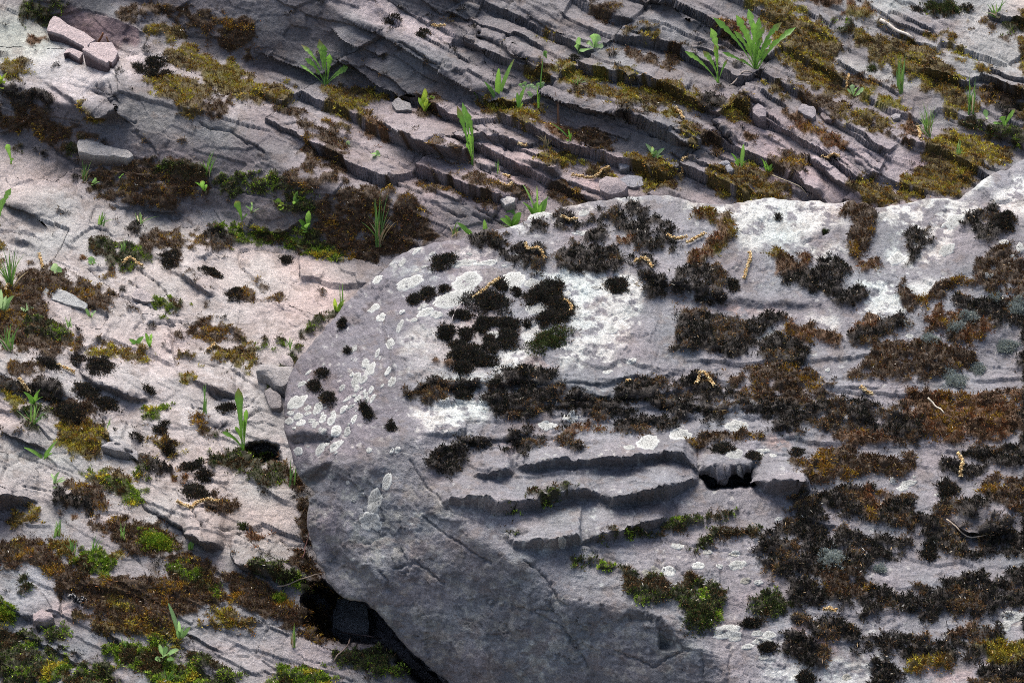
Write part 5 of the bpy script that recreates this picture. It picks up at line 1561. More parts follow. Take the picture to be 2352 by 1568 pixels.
def add_leaf(root, p0, u, v, wpx, kind, cols, near=0.0, name="leaf", jit=.004, stiff=1.0, mat=None, start=None):
    T = lift(u, v, p0, near)
    B = p0 + np.array([random.uniform(-jit, jit), random.uniform(-jit, jit), 0]) if start is None else start
    f, ns = PROF[kind]
    L = T - B; out = np.array([L[0], L[1], 0]); q = np.linalg.norm(out) + 1e-6
    bend = (np.array([0, 0, 1.0]) - out / q * .6 * (abs(L[0]) > .01)) * CURL[kind] * stiff * random.uniform(.4, 1.2)
    V, F, C = ribbon(B, T, wpx * (.8 if kind in ('dand', 'lance') else 1) * mm(p0), f, bend, random.uniform(-.5, .5), ns, .16, random.choice(cols), tip=random.uniform(.9, 1.25))
    return raw_mesh(name, V - p0, F, mat or M_LEAF, brown(C) if name == 'leaf' else C, parent=root)
GP, GG = "broad leaved plants rooted in the rock", "grass tufts in the rock"
def plant(name, cat, label, s, base, kind, cols, tips, w, on='t', stems=()):
    """tips: 'x,y[,w]' in pixels of image crop s"""
    k = CR[s][2]; u, v = at(s, *base)
    e, p = plant_root(name, label, cat, GP, u, v, on)
    for q in tips.split():
        a = [float(z) for z in q.split(',')]
        add_leaf(e, p, *at(s, a[0], a[1]), (a[2] if len(a) > 2 else w) * k, kind, cols, random.uniform(-.02, .05))
    crown_of(e, p, 1.0, "root_crown")
    return e, p
def crown_of(e, p, k, name):
    V, F = tube(np.array([[0, 0, -.006], [0, 0, .001], [0, -.0006, .005]]), 2.2 * k * mm(p) * 1.6, 6, (1, 1, .6))
    raw_mesh(name, V, F, M_LEAF, np.tile((.26, .22, .12), (len(V), 1)), parent=e)
def grass(label, s, base, n, h, sp, cols=GRASS, dry=2, w=9, on='t', lean=0, cat="grass"):
    k = CR[s][2]; u, v = at(s, *base)
    e, p = plant_root("grass_tuft", label, cat, GG, u, v, on)
    for i in range(n + dry):
        d = i >= n
        a = random.gauss(0, 1) * .55; hh = h * random.uniform(.45, 1.0) * (.6 if d else 1)
        add_leaf(e, p, u + (a * sp + lean * hh / h) * k, v - hh * k * math.cos(min(1.2, abs(a) * .6)), w * k * random.uniform(.7, 1.2), 'blade', STRAW if d else cols,
                 random.uniform(-.03, .04), "dry_blade" if d else "blade", .007, 1.6 if d else 1.0, M_DRY if d else None)
    return e, p

# ------------------------------------------------------------------ the plants
plant("dandelion", "dandelion", "largest dandelion, a dense fountain of toothed leaves at the upper right", '3', (535, 470), 'dand', GREEN,
      "250,118,70 405,103,75 487,62,66 560,120,60 600,175,56 715,150,66 805,185,62 390,208,52 500,262,58 312,352,44 690,262,50 560,328,50 430,398,40 455,180,60 640,262,56 525,150,66 470,300,50 580,250,52 620,330,46", 60)
plant("dandelion", "dandelion", "smaller dandelion with four leaves left of the largest one", '3', (285, 552), 'dand', GREEN, "60,345,56 182,342,62 235,190,74 345,402,30 262,300,50", 60)
plant("dandelion", "dandelion", "dandelion growing at the foot of the long dark scarp", '1', (2190, 570), 'dand', GREEN, "2022,300,46 2145,265,64 2172,300,66 2048,392,60 2215,365,66 2338,452,56 2395,402,52 2016,435,34 2120,470,44", 60)
plant("dandelion", "dandelion", "tall narrow pair of toothed leaves standing in front of the middle ledges", '2', (975, 1118), 'dand', GREEN, "868,712,58 905,690,56 925,745,60 950,900,46 930,960,34", 56)
plant("sapling_plantain", "plant", "single tall paddle shaped leaf beside the boulder's left side", '4', (1620, 1528), 'spoon', GREEN, "1600,1090,62 1655,1235,34 1490,1388,44 1578,1350,30 1640,1300,26", 60)
plant("corn_salad", "plant", "larger of two pale green rosettes on the upper grey bed", '2', (1795, 352), 'spoon', PALEG, "1785,228,62 1828,240,66 1852,312,44 1740,280,46 1690,345,36 1810,290,40", 50)
plant("corn_salad", "plant", "smaller of two pale green rosettes on the upper grey bed", '2', (1690, 338), 'spoon', PALEG, "1678,255,50 1722,268,44 1668,300,34 1735,300,30", 44)
plant("dandelion", "dandelion", "young dandelion with one broad upright leaf under the scarp", '2', (1148, 688), 'lance', GREEN, "1150,462,50 1252,398,34 1052,550,34 1200,668,22 1110,590,24", 40)
plant("leafy_herb", "herb", "low herb with heart shaped leaves left of the young dandelion", '2', (1020, 672), 'ovate', GREEN, "975,590,44 1045,568,50 1000,640,40 1060,620,40 960,655,36 1030,690,40", 44)
plant("leafy_herb", "herb", "yellow green seedling cluster on the moss shelf below the scarp", '2', (660, 752), 'ovate', YELG, "640,630,40 655,592,36 625,680,40 700,640,36 722,650,30 690,700,34 640,720,40 610,655,30 665,660,40", 38)
e, p = plant("leafy_herb", "herb", "herb with a thin stalk and clusters of round leaflets beside the rounded ledge", '2', (1410, 742), 'blade', GREEN, "1404,560,14 1452,345,12", 12)
for x, y in ((1300, 572), (1330, 560), (1352, 580), (1320, 592), (1372, 575), (1410, 568), (1435, 575), (1395, 590), (1445, 560), (1350, 625), (1370, 640)):
    u, v = at('2', x, y); add_leaf(e, p, u + random.uniform(-4, 4), v - 4, 11, 'ovate', PALEG, 0.0, start=lift(u, v + 7, p, 0))
for x, y in ((1470, 395), (1458, 380), (1475, 360)):
    add_leaf(e, p, *at('2', x, y), 8, 'lance', GREEN, 0, start=lift(*at('2', 1452, 345), p, 0))
plant("leafy_herb", "herb", "upright narrow leaved herb left of the stalked leaflets", '2', (1285, 752), 'lance', GREEN, "1272,622,32 1322,590,34 1300,640,30 1258,680,26 1310,690,26", 30)
plant("dry_stalk", "stalk", "pair of dead reddish stalks against the rounded ledge", '2', (1545, 860), 'blade', DEAD, "1524,598,11 1552,660,10 1540,700,9", 10)
plant("leafy_herb", "herb", "leaning weed with a bent stem between moss and rounded ledge", '2', (1632, 960), 'lance', GREEN, "1500,828,14 1615,870,26 1640,890,28 1600,945,24 1670,970,22", 24)
plant("leafy_herb", "herb", "small pale weed in front of the rounded ledge's lower end", '2', (2198, 1060), 'lance', PALEG, "2135,965,34 2180,985,34 2262,995,32 2150,1030,34 2240,1050,34 2210,1010,30 2225,1065,28", 32)
plant("leafy_herb", "herb", "dark green weed with one upright leaf beside two round pebbles", '3', (437, 1112), 'lance', GREEN, "455,968,34 490,1082,44 372,1030,28 395,1085,36 470,1110,34 420,1060,28", 34)
plant("leafy_herb", "herb", "small bladed weed right of the dark green one on the moss", '3', (620, 1150), 'lance', GREEN, "570,1060,22 600,1080,24 650,1100,28 590,1120,22 655,1130,24", 22)
plant("leafy_herb", "herb", "pale rosette with a catkin standing behind it on olive moss", '3', (1195, 632), 'spoon', PALEG, "1185,568,40 1215,590,38 1262,598,40 1150,602,36 1240,622,34 1170,625,30", 36)
plant("leafy_herb", "herb", "two leaved plant on the dark mossy ground at the far right", '3', (2205, 872), 'spoon', GREEN, "2190,782,52 2278,742,54 2128,825,22 2225,800,30", 44)
plant("leafy_herb", "herb", "single oval leaf seedling left of the two leaved plant", '3', (2082, 812), 'ovate', PALEG, "2076,735,36 2095,790,24", 30)
for lab, s, b, n, h, sp, dry, w in [
 ("wispy grass tuft on a dark moss cushion at the top right corner", '3', (2150, 132), 9, 160, 95, 5, 13),
 ("thin upright grass tuft left of centre on the upper right moss", '3', (1508, 620), 9, 300, 50, 2, 9),
 ("dense grass tuft in front of the striped upper right slab", '3', (1692, 930), 20, 280, 70, 8, 8),
 ("slender grass tuft beside the far right rock knob", '3', (1980, 772), 10, 290, 46, 2, 10),
 ("small grass tuft on the last olive moss mat above the boulder", '3', (1890, 1090), 8, 170, 60, 0, 10),
 ("tiny grass tuft on yellow moss near the upper middle", '2', (1670, 580), 7, 100, 55, 2, 8),
 ("tall grass tuft with straw at its foot left of the boulder's top", '6', (345, 410), 24, 400, 100, 14, 10),
 ("grass tuft in the shade of the second scarp", '1', (1395, 1180), 8, 240, 55, 6, 9),
 ("grass tuft with brown straws at the head of the left slabs", '1', (580, 1230), 9, 190, 50, 7, 9),
 ("low grass tuft on the smooth slab under the straw", '1', (680, 1512), 6, 100, 50, 0, 14),
 ("single bent grass tuft beside the dark notch of the boulder", '5', (1962, 255), 3, 225, 40, 0, 13),
 ("grass tuft in the crack beside the lower left slab corner", '5', (385, 590), 9, 150, 34, 3, 10),
 ("grass tuft with straw on the brown moss of the lower left", '5', (832, 605), 7, 130, 40, 5, 9),
 ("grass tuft rising from yellow moss at the lower left", '5', (490, 700), 7, 150, 40, 2, 10),
 ("thin grass tuft right of the yellow moss at the lower left", '5', (640, 690), 8, 150, 55, 0, 8),
 ("grass tuft with dry blades on the pink slab at the bottom", '5', (1970, 1320), 5, 170, 40, 4, 10),
 ("short grass tuft on the bright green moss at the bottom", '5', (1130, 1568), 12, 130, 70, 1, 8),
 ("faint grass tuft above the bright green moss at the bottom", '5', (840, 1330), 7, 100, 60, 0, 7),
 ("thin grass pair on the bare slab left of the tall single leaf", '4', (1378, 1262), 4, 210, 30, 0, 12),
 ("grass tuft rooted in the left edge mat near the top", '4', (70, 420), 20, 280, 100, 6, 11),
 ("grass tuft on green moss at the left edge", '4', (230, 1350), 24, 170, 90, 4, 8),
 ("blue green grass blades at the left edge below the mat", '4', (60, 860), 12, 220, 90, 4, 12),
 ("grass blade beside the upper left flank of the boulder", '4', (2285, 560), 4, 190, 22, 1, 12),
 ("small grass tuft at the boulder's left foot near rounded stones", '4', (1940, 832), 6, 110, 40, 0, 10),
 ("fine grass tuft among brown moss on the upper left slabs", '4', (825, 195), 6, 130, 40, 0, 8),
 ("thin grass tuft on the slab with the dark undercut", '4', (470, 690), 5, 130, 26, 0, 9),
 ("tiny grass tuft on the slab beside the long overhung crack", '4', (740, 1375), 3, 140, 14, 0, 9),
 ("dry straw clump hanging over the middle ledges", '2', (1470, 960), 1, 120, 60, 14, 10),
 ("little grass tuft beside a block in the middle ledges", '2', (1140, 1160), 4, 110, 14, 2, 9),
 ("grass tuft with pale straw behind the boulder's upper rim", '6', (850, 345), 5, 120, 45, 7, 9),
 ("white grass stalk beside the shaded cleft at the boulder's foot", '5', (1872, 890), 2, 130, 6, 1, 8),
 ("grass tuft in the mossy strip above the smooth slab", '1', (940, 1500), 7, 120, 70, 2, 8),
]: grass(lab, s, b, n, h, sp, dry=dry, w=w)
plant("dandelion", "dandelion", "row of broad pointed leaves rising behind the boulder's rim", '6', (1235, 275), 'lance', GREEN, "1222,150,80 1300,192,72 1160,232,56 1190,210,40 1128,262,46 1270,235,44", 60)
plant("dandelion", "dandelion", "rightmost broad leaves and grass behind the boulder's rim", '6', (1410, 215), 'lance', GREEN, "1470,98,66 1400,120,60 1340,150,44 1372,165,60 1310,120,40 1310,0,16 1405,10,16 1438,120,40 1482,80,20", 50)
plant("dandelion", "dandelion", "two small leaves behind the lower part of the boulder's rim", '6', (965, 340), 'lance', GREEN, "872,258,44 970,322,36 930,300,40", 40)
plant("dandelion", "dandelion", "single upright leaf behind the rim between two leaf groups", '6', (1052, 345), 'lance', GREEN, "1052,238,38 1075,290,18", 34)
plant("leafy_herb", "herb", "whorled herb on the mossy bank under the second scarp", '1', (2060, 1545), 'ovate', GREEN, "2005,1482,50 2090,1475,50 2020,1530,46 2105,1540,40 2040,1450,44 2075,1415,40 2068,1500,50 2045,1560,40", 46)
plant("leafy_herb", "herb", "single paddle leaf on the mossy bank left of the whorled herb", '1', (1645, 1492), 'spoon', GREEN, "1580,1350,56 1662,1440,22", 44)
plant("leafy_herb", "herb", "thin sprouting herb between the paddle leaf and the whorled herb", '1', (1700, 1420), 'lance', PALEG, "1735,1320,40 1650,1385,40 1690,1355,24 1740,1400,20", 30)
plant("leafy_herb", "herb", "yellowish seedling in the dark cleft under the second scarp", '1', (1880, 1400), 'ovate', YELG, "1870,1330,40 1890,1365,46 1850,1370,36 1905,1400,36", 40)
plant("leafy_herb", "herb", "upright seedling at the right end of the dark cleft", '1', (1995, 1370), 'lance', GREEN, "2000,1285,34 1975,1350,28 2010,1340,24", 28)
plant("leafy_herb", "herb", "broad leaved seedling under the shaded grass tuft", '1', (1390, 1275), 'lance', GREEN, "1312,1225,50 1350,1215,50 1382,1240,36 1395,1250,26", 44)
plant("leafy_herb", "herb", "three leaved seedling among straw at the head of the left slabs", '1', (628, 1262), 'lance', PALEG, "588,1230,44 638,1195,46 668,1222,24 615,1240,30", 36)
plant("leafy_herb", "herb", "small paired seedling on the dark brown moss bank", '1', (815, 1195), 'lance', GREEN, "850,1160,40 800,1190,24 830,1170,28", 30)
plant("leafy_herb", "herb", "paddle leaf seedling at the left edge above the slabs", '1', (72, 1100), 'spoon', GREEN, "45,968,46 90,1060,20", 40)
plant("dandelion", "dandelion", "toothed leaf leaning in at the left edge of the picture", '1', (0, 1500), 'dand', GREEN, "75,1265,60 20,1330,50 -40,1380,50", 50)
plant("leafy_herb", "herb", "yellow green seedling at the left edge beside olive moss", '1', (15, 575), 'lance', YELG, "48,490,34 -10,500,34 40,545,34 5,520,40 25,600,36 -15,570,36", 34)
plant("leafy_herb", "herb", "two leaved bluish seedling beside the left brown mat", '4', (372, 340), 'ovate', PALEG, "358,258,60 412,285,56", 56)
plant("leafy_herb", "herb", "star shaped rosette inside the left brown mat", '4', (175, 580), 'lance', PALEG, "140,550,36 175,520,36 228,548,36 185,555,30 160,575,30", 34)
plant("leafy_herb", "herb", "leafy stalk at the left edge inside the brown mat", '4', (12, 590), 'lance', PALEG, "8,430,40 60,490,40 95,470,44 70,520,40 -20,500,36 45,470,30", 38)
plant("leafy_herb", "herb", "left of two sprouts above reddish roots on the slab", '4', (918, 800), 'lance', GREEN, "868,765,40 965,748,44 905,770,34 935,775,30", 38)
plant("leafy_herb", "herb", "right of two sprouts above reddish roots on the slab", '4', (1015, 815), 'lance', GREEN, "978,722,34 1018,728,34 1000,760,24", 30)
plant("leafy_herb", "herb", "pale seedling at the top of the green and brown mat", '4', (620, 265), 'ovate', PALEG, "612,208,44 590,245,34 650,258,36 640,230,30", 36)
plant("leafy_herb", "herb", "bright weed rising from green moss at the left edge", '4', (240, 1235), 'lance', GREEN, "160,1120,52 270,1100,38 215,1150,36 285,1150,30 190,1190,34", 38)
plant("leafy_herb", "herb", "small weed beside the raised blue grey left slab", '4', (605, 605), 'lance', PALEG, "575,555,28 645,575,34 600,560,30 620,590,26", 28)
plant("leafy_herb", "herb", "sprawling weed under the grass at the left edge", '4', (300, 1560), 'lance', GREEN, "160,1490,36 390,1440,36 330,1500,34 240,1530,34 350,1530,30", 36)
plant("leafy_herb", "herb", "white green seedling in the crack below the black faced stone", '5', (372, 235), 'lance', PALEG, "430,185,40 345,160,34 400,150,30 365,260,36 440,200,30 380,190,26", 34)
plant("leafy_herb", "herb", "single sprout standing in the crack of the lower slabs", '5', (1280, 675), 'lance', GREEN, "1285,615,40 1300,628,34 1275,640,22", 34)
plant("leafy_herb", "herb", "curly weed with a tall blade on the lower left rock", '5', (1220, 1268), 'lance', PALEG, "1130,1030,36 1280,1190,44 1185,1215,44 1200,1150,30 1245,1180,30 1215,1230,40", 38)
plant("leafy_herb", "herb", "arching weed with round pale leaves on the bright green moss", '5', (1105, 1425), 'ovate', PALEG, "1205,1345,50 1065,1305,34 1040,1408,44 1120,1320,38 1170,1410,36 1130,1370,44 1090,1390,40", 42)
plant("leafy_herb", "herb", "seedling where the pinkish slab meets the boulder's flank", '4', (2262, 570), 'lance', YELG, "2245,490,34 2300,520,34 2320,500,30 2250,530,28", 30)
plant("leafy_herb", "herb", "white flecked seedling on the brown slope at the upper middle", '2', (150, 985), 'ovate', PALEG, "125,950,40 158,965,30", 34)
plant("leafy_herb", "herb", "creeping seedling with round leaves on the middle brown slope", '2', (330, 1055), 'ovate', PALEG, "290,1030,34 345,1015,40 352,1048,40 318,1045,30 300,1050,26", 32)
plant("leafy_herb", "herb", "one round leaf peeping from the crack of the grey block", '2', (1195, 325), 'ovate', GREEN, "1188,296,56", 56)

# ------------------------------------------------------------------ fallen catkins
OCT = np.array([(1, 0, 0), (-1, 0, 0), (0, 1, 0), (0, -1, 0), (0, 0, 1), (0, 0, -1)], float)
OCF = np.array([(0, 2, 4), (2, 1, 4), (1, 3, 4), (3, 0, 4), (2, 0, 5), (1, 2, 5), (3, 1, 5), (0, 3, 5)])
def draped(s, line, n, lift_m):
    P = pts(s + ' ' + line)
    seg = np.hypot(*np.diff(P, axis=0).T); c = np.concatenate([[0], np.cumsum(seg)]); t = np.linspace(0, c[-1], n)
    u, v = np.interp(t, c, P[:, 0]), np.interp(t, c, P[:, 1])
    on = side_of(u[n // 2], v[n // 2])
    p, nn = surfv(u, v, on)
    p = p + (np.array([0, -.4, .9]) * .7 + nn * .3) * lift_m
    for _ in range(3): p[1:-1] = .25 * p[:-2] + .5 * p[1:-1] + .25 * p[2:]
    return p
def catkin(s, line, label, r=.0042, loose=0.0):
    P0 = pts(s + ' ' + line); L = np.hypot(*np.diff(P0, axis=0).T).sum()
    n = max(6, int(L / 3.2)); p = draped(s, line, n, r * .9 + .004)
    o0 = p.mean(0); V, F, C = [], [], []; off = 0
    rng = np.random.default_rng(int(P0[0, 0] * 7 + P0[0, 1]))
    d = np.gradient(p, axis=0); d /= np.linalg.norm(d, axis=1, keepdims=True) + 1e-9
    for i in range(n):
        for k in range(5):
            th = rng.random() * 6.28; a = np.cross(d[i], (.3, .2, 1)); a /= np.linalg.norm(a); b = np.cross(d[i], a)
            c = p[i] + (a * math.cos(th) + b * math.sin(th)) * r * (.75 + loose * rng.random()) + d[i] * rng.normal() * .0018
            sc = r * rng.uniform(.38, .62)
            V.append(OCT * sc * rng.uniform(.8, 1.2, (1, 3)) + c - o0); F.append(OCF + off); off += 6
            C.append(np.tile(np.array([(.50, .36, .17), (.60, .46, .24), (.42, .27, .11), (.66, .54, .32)][rng.integers(4)]) * rng.uniform(.8, 1.1), (6, 1)))
    tv, tf = tube(p - o0, r * .55, 5)
    V.append(tv); F.append(np.concatenate([tf[:, :3], tf[:, [0, 2, 3]]]) + off); C.append(np.tile((.30, .18, .07), (len(tv), 1)))
    o = empty("catkin", o0); tag(o, label, "catkin", "fallen catkins")
    raw_mesh("bracts", np.concatenate(V[:-1]), np.concatenate(F[:-1]), M_CATKIN, np.concatenate(C[:-1]), smooth=False, parent=o)
    raw_mesh("stalk", V[-1], F[-1] - off, M_CATKIN, C[-1], parent=o)
for s, line, lab in [
 ('2', "700,172 745,182 790,192", "beige catkin lying on the pale crest at the top middle"),
 ('6', "980,772 1060,712 1150,650", "long straight catkin along the edge of a black moss cushion"),
 ('6', "1575,788 1612,800 1640,835 1632,862", "catkin curled around the crescent of black moss"),
 ('6', "1330,448 1345,480 1420,478 1455,520", "zigzag catkin on black moss in the upper left of the boulder"),
 ('6', "1575,258 1615,268 1662,256", "short catkin just under the boulder's upper rim"),
 ('6', "2060,540 2120,525 2150,555 2180,580", "frayed catkin on black moss left of the rusty crescent"),
 ('6', "2280,370 2330,390 2400,372", "crumbled catkin among black moss above the rusty crescent"),
 ('7', "70,412 120,385 190,350", "catkin lying across the rusty moss crescent"),
 ('7', "490,478 505,500 475,580 455,640", "bent catkin on the bright upper lichen slab"),
 ('7', "135,1378 150,1300 185,1290 215,1330 255,1390", "arched catkin shaped like a hairpin on black moss"),
 ('7', "1240,1380 1280,1402 1320,1416", "small pale catkin on bare rock between brown mats"),
 ('6', "2005,1330 2020,1345 2030,1352", "tiny catkin fragment on a narrow moss ledge"),
 ('9', "1975,258 1996,330 1984,400", "upright catkin near the right side of the boulder"),
 ('9', "1205,1160 1240,1150 1270,1172", "crumbled catkin fragment on black moss low on the boulder"),
 ('5', "1200,385 1250,400 1295,422 1335,375 1400,372 1470,378", "long jointed catkin on the slab left of the boulder"),
 ('4', "832,290 868,248 905,262 955,300", "hooked catkin on the green and brown mat of the left slabs"),
 ('4', "265,185 275,230 292,288", "catkin lying in the joint of the upper left slab"),
 ('4', "392,952 440,975 500,1002", "catkin beside a black moss clump on the left"),
 ('4', "130,1060 170,1090 212,1120", "yellow catkin under the bright weed at the left edge"),
 ('4', "32,462 50,430 75,412", "catkin at the left edge on the brown mat"),
 ('4', "1400,850 1420,822 1440,800", "catkin upright on the olive patch of the slabs"),
 ('3', "980,1088 1040,1092 1100,1086", "pale catkin on the dark ledge at the right"),
 ('2', "1640,1188 1700,1196 1790,1190 1840,1160 1890,1132", "longest catkin stretched over the purple slab above the boulder"),
 ('3', "0,742 30,775 55,822", "catkin hanging on olive moss at the upper middle"),
 ('3', "32,1168 60,1120 80,1090", "catkin standing on moss right of the rounded ledge"),
 ('3', "1152,588 1160,530", "short catkin behind the pale rosette"),
 ('3', "1620,850 1640,910 1635,965", "catkin at the foot of the dense grass tuft"),
 ('2', "1180,1185 1205,1205 1222,1222", "crumbled catkin above the row of broad leaves"),
 ('2', "1175,1292 1200,1300 1225,1275", "lowest crumbled catkin above the row of broad leaves"),
 ('2', "1290,985 1335,990", "short catkin piece on a purple block of the middle ledges"),
]: catkin(s, line, lab)

# ------------------------------------------------------------------ twigs
def twig(s, line, label, r, col, name="twig", lift_m=.006, free=None, forks=()):
    p = draped(s, line, 10, lift_m)
    if free is not None:      # a stick that stands up from its foot
        P = pts(s + ' ' + line); a = surfv(P[:1, 0], P[:1, 1], 't')[0][0]
        p = np.array([a + (lift(*P[-1], a, free) - a) * t for t in np.linspace(0, 1, 8)])
    p = p + .0015 * np.stack([vnoise(np.arange(len(p)) * .9, np.zeros(len(p)) + q, seed=int(P_seed)) for q, P_seed in ((.5, 3), (1.5, 4), (2.5, 5))], 1)
    o0 = p[0].copy(); V, F = tube(p - o0, r, 7, np.linspace(1, .7, len(p)))
    n = len(V); V = np.concatenate([V, [p[0] - o0], [p[-1] - o0]])
    cap = [(n, (j + 1) % 7, j, j) for j in range(7)] + [(n + 1, n - 7 + j, n - 7 + (j + 1) % 7, n - 7 + (j + 1) % 7) for j in range(7)]
    T = np.concatenate([F[:, :3], F[:, [0, 2, 3]], np.array(cap)[:, :3]])
    C = np.tile(col, (len(V), 1)) * (1 + .25 * vnoise(np.arange(len(V)) * .7, np.arange(len(V)) * .31, seed=3))[:, None]
    C[-1] = np.array(col) * 1.6 if col[0] < .3 else col
    o = raw_mesh(name, V, T, M_WOOD, C); o.location = o0; tag(o, label, "twig")
twig('1', "635,315 690,225", "thick reddish broken twig standing in the purple recess", .0042, (.17, .075, .04), free=.03)
twig('1', "750,335 712,250", "thin reddish broken twig right of the thick one", .0028, (.16, .085, .045), free=.02)
twig('1', "668,345 700,335 740,338 765,325", "curled rootlet at the foot of the reddish twigs", .0016, (.22, .13, .06))
twig('3', "1375,165 1440,205 1500,245 1588,290", "bleached white stick lying on the upper right slab", .0055, (.55, .49, .43), "stick")
twig('8', "375,1290 470,1330 600,1345 650,1352", "thin dark twig across the cavity under the boulder", .0018, (.16, .12, .11), lift_m=.02)
twig('8', "492,1328 450,1400 392,1470", "grey twig slanting down from the cavity twig", .0017, (.24, .18, .15), lift_m=.012)
twig('9', "1900,660 1960,720 2020,770 2130,782", "pale bent stem lying on black moss at the lower right", .0017, (.38, .31, .24), lift_m=.014)
twig('6', "905,805 865,850 838,900 830,945", "fine grey stem hanging from the catkin cushion", .0012, (.33, .30, .28), lift_m=.006)
twig('5', "1870,945 1990,915 2100,880 2185,858", "pale straw pointing at the boulder's lower left side", .0014, (.33, .26, .2), lift_m=.015)
twig('7', "1690,1500 1740,1540 1790,1590", "bleached forked straw on brown moss at the far right", .0018, (.5, .45, .36), lift_m=.014)
twig('3', "655,1188 760,1250 890,1330", "long pale straw on moss above the boulder's rim", .0013, (.40, .34, .24), lift_m=.012)
twig('3', "360,580 450,520 550,512", "grey dead root under the largest dandelion", .0022, (.30, .25, .21), lift_m=.008)
twig('3', "805,575 900,565", "short bleached straw on the purple block at the right", .0015, (.45, .38, .27), lift_m=.008)
twig('5', "2035,760 2045,680 2080,590", "reddish root hanging along the boulder's left foot", .0015, (.14, .07, .06), lift_m=.01)

# ------------------------------------------------------------------ loose stones
def stone(s, outline, label, thick, cols, dark=None, name="stone", cat="stone", front=.35, bulge=.25, on=None, group=None, sink=.3, extra=0.0):
    """a loose piece of rock: its outline, a domed or flat top, sides that go down into the bed"""
    P = pts(s + ' ' + outline); c = P.mean(0); n = 56
    if name == 'broken_slab': P = c + (P - c) * .95
    seg = np.hypot(*(np.roll(P, -1, 0) - P).T); cl = np.concatenate([[0], np.cumsum(seg)]); t = np.linspace(0, cl[-1], n, endpoint=False)
    Q = np.concatenate([P, P[:1]]); u = np.interp(t, cl, Q[:, 0]); v = np.interp(t, cl, Q[:, 1])
    on = on or side_of(*c)
    p, nn = surfv(u, v, on); p0, n0 = surfv(np.array([c[0]]), np.array([c[1]]), on); p0, n0 = p0[0], n0[0]
    # one plane through the middle, so that the piece is rigid
    up = nrm(8, 66).astype(float); D = ray(u, v)
    d = ((p0 - EYE) @ up) / (D @ up); ring = EYE + D * d[:, None]
    ring -= up * thick * 0
    k = mm(p0)
    V, C = [], []
    rng = np.random.default_rng(int(c[0] * 3 + c[1]))
    col = np.array(cols)
    lev = [(0.0, thick * bulge), (.25, thick * bulge * .97), (.4, thick * bulge * .9), (.55, thick * bulge * .75), (.74, thick * bulge * .5), (.88, thick * bulge * .25), (1.0, 0.0), (1.015, -thick * .12), (1.01, -thick * .7), (.97, -thick * 2.0)]
    cen = ring.mean(0)
    for r, h in lev:
        q = cen + (ring - cen) * r + up * (h + extra)
        q = q + (.004 if name != 'broken_slab' else .0018) * np.stack([fbm(q[:, 0] * 30 + 7 * z, q[:, 2] * 30, q[:, 1] * 30, octaves=3, seed=17 + z) for z in range(3)], 1)
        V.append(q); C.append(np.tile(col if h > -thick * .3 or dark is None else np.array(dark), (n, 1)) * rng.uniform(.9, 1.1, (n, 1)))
    F = [(i * n + j, (i + 1) * n + j, (i + 1) * n + (j + 1) % n, i * n + (j + 1) % n) for i in range(len(lev) - 1) for j in range(n)]
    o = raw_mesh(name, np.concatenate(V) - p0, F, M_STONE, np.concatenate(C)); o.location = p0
    try:
        o.data.set_sharp_from_angle(angle=math.radians(38))
    except Exception: pass
    tag(o, label, cat, group); return o
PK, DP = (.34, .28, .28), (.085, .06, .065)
GS = "broken slabs at the upper left"
for ol, lab, th in [
 ("660,550 690,420 750,345 830,370 960,475 1180,580 1350,690 1260,735 1220,800 1000,680 860,610", "longest broken pink slab with a dark front edge at the upper left", .022),
 ("1215,830 1250,735 1350,720 1560,720 1640,860 1610,960 1560,1020 1430,930", "wide broken pink slab right of the longest one", .024),
 ("890,850 930,790 1010,780 1160,830 1110,910 940,820", "short broken slab at the left end of the lower row", .018),
 ("1150,850 1200,800 1400,930 1530,1030 1500,1060 1400,1010", "long narrow dark sided slab lowest in the broken pile", .030),
 ("1510,770 1550,765 1660,850 1630,890 1560,840", "small dark splinter of slab in the upper left pile", .010),
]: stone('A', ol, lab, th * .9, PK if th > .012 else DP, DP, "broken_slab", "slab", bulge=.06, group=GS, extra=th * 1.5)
GR = (.235, .225, .225)
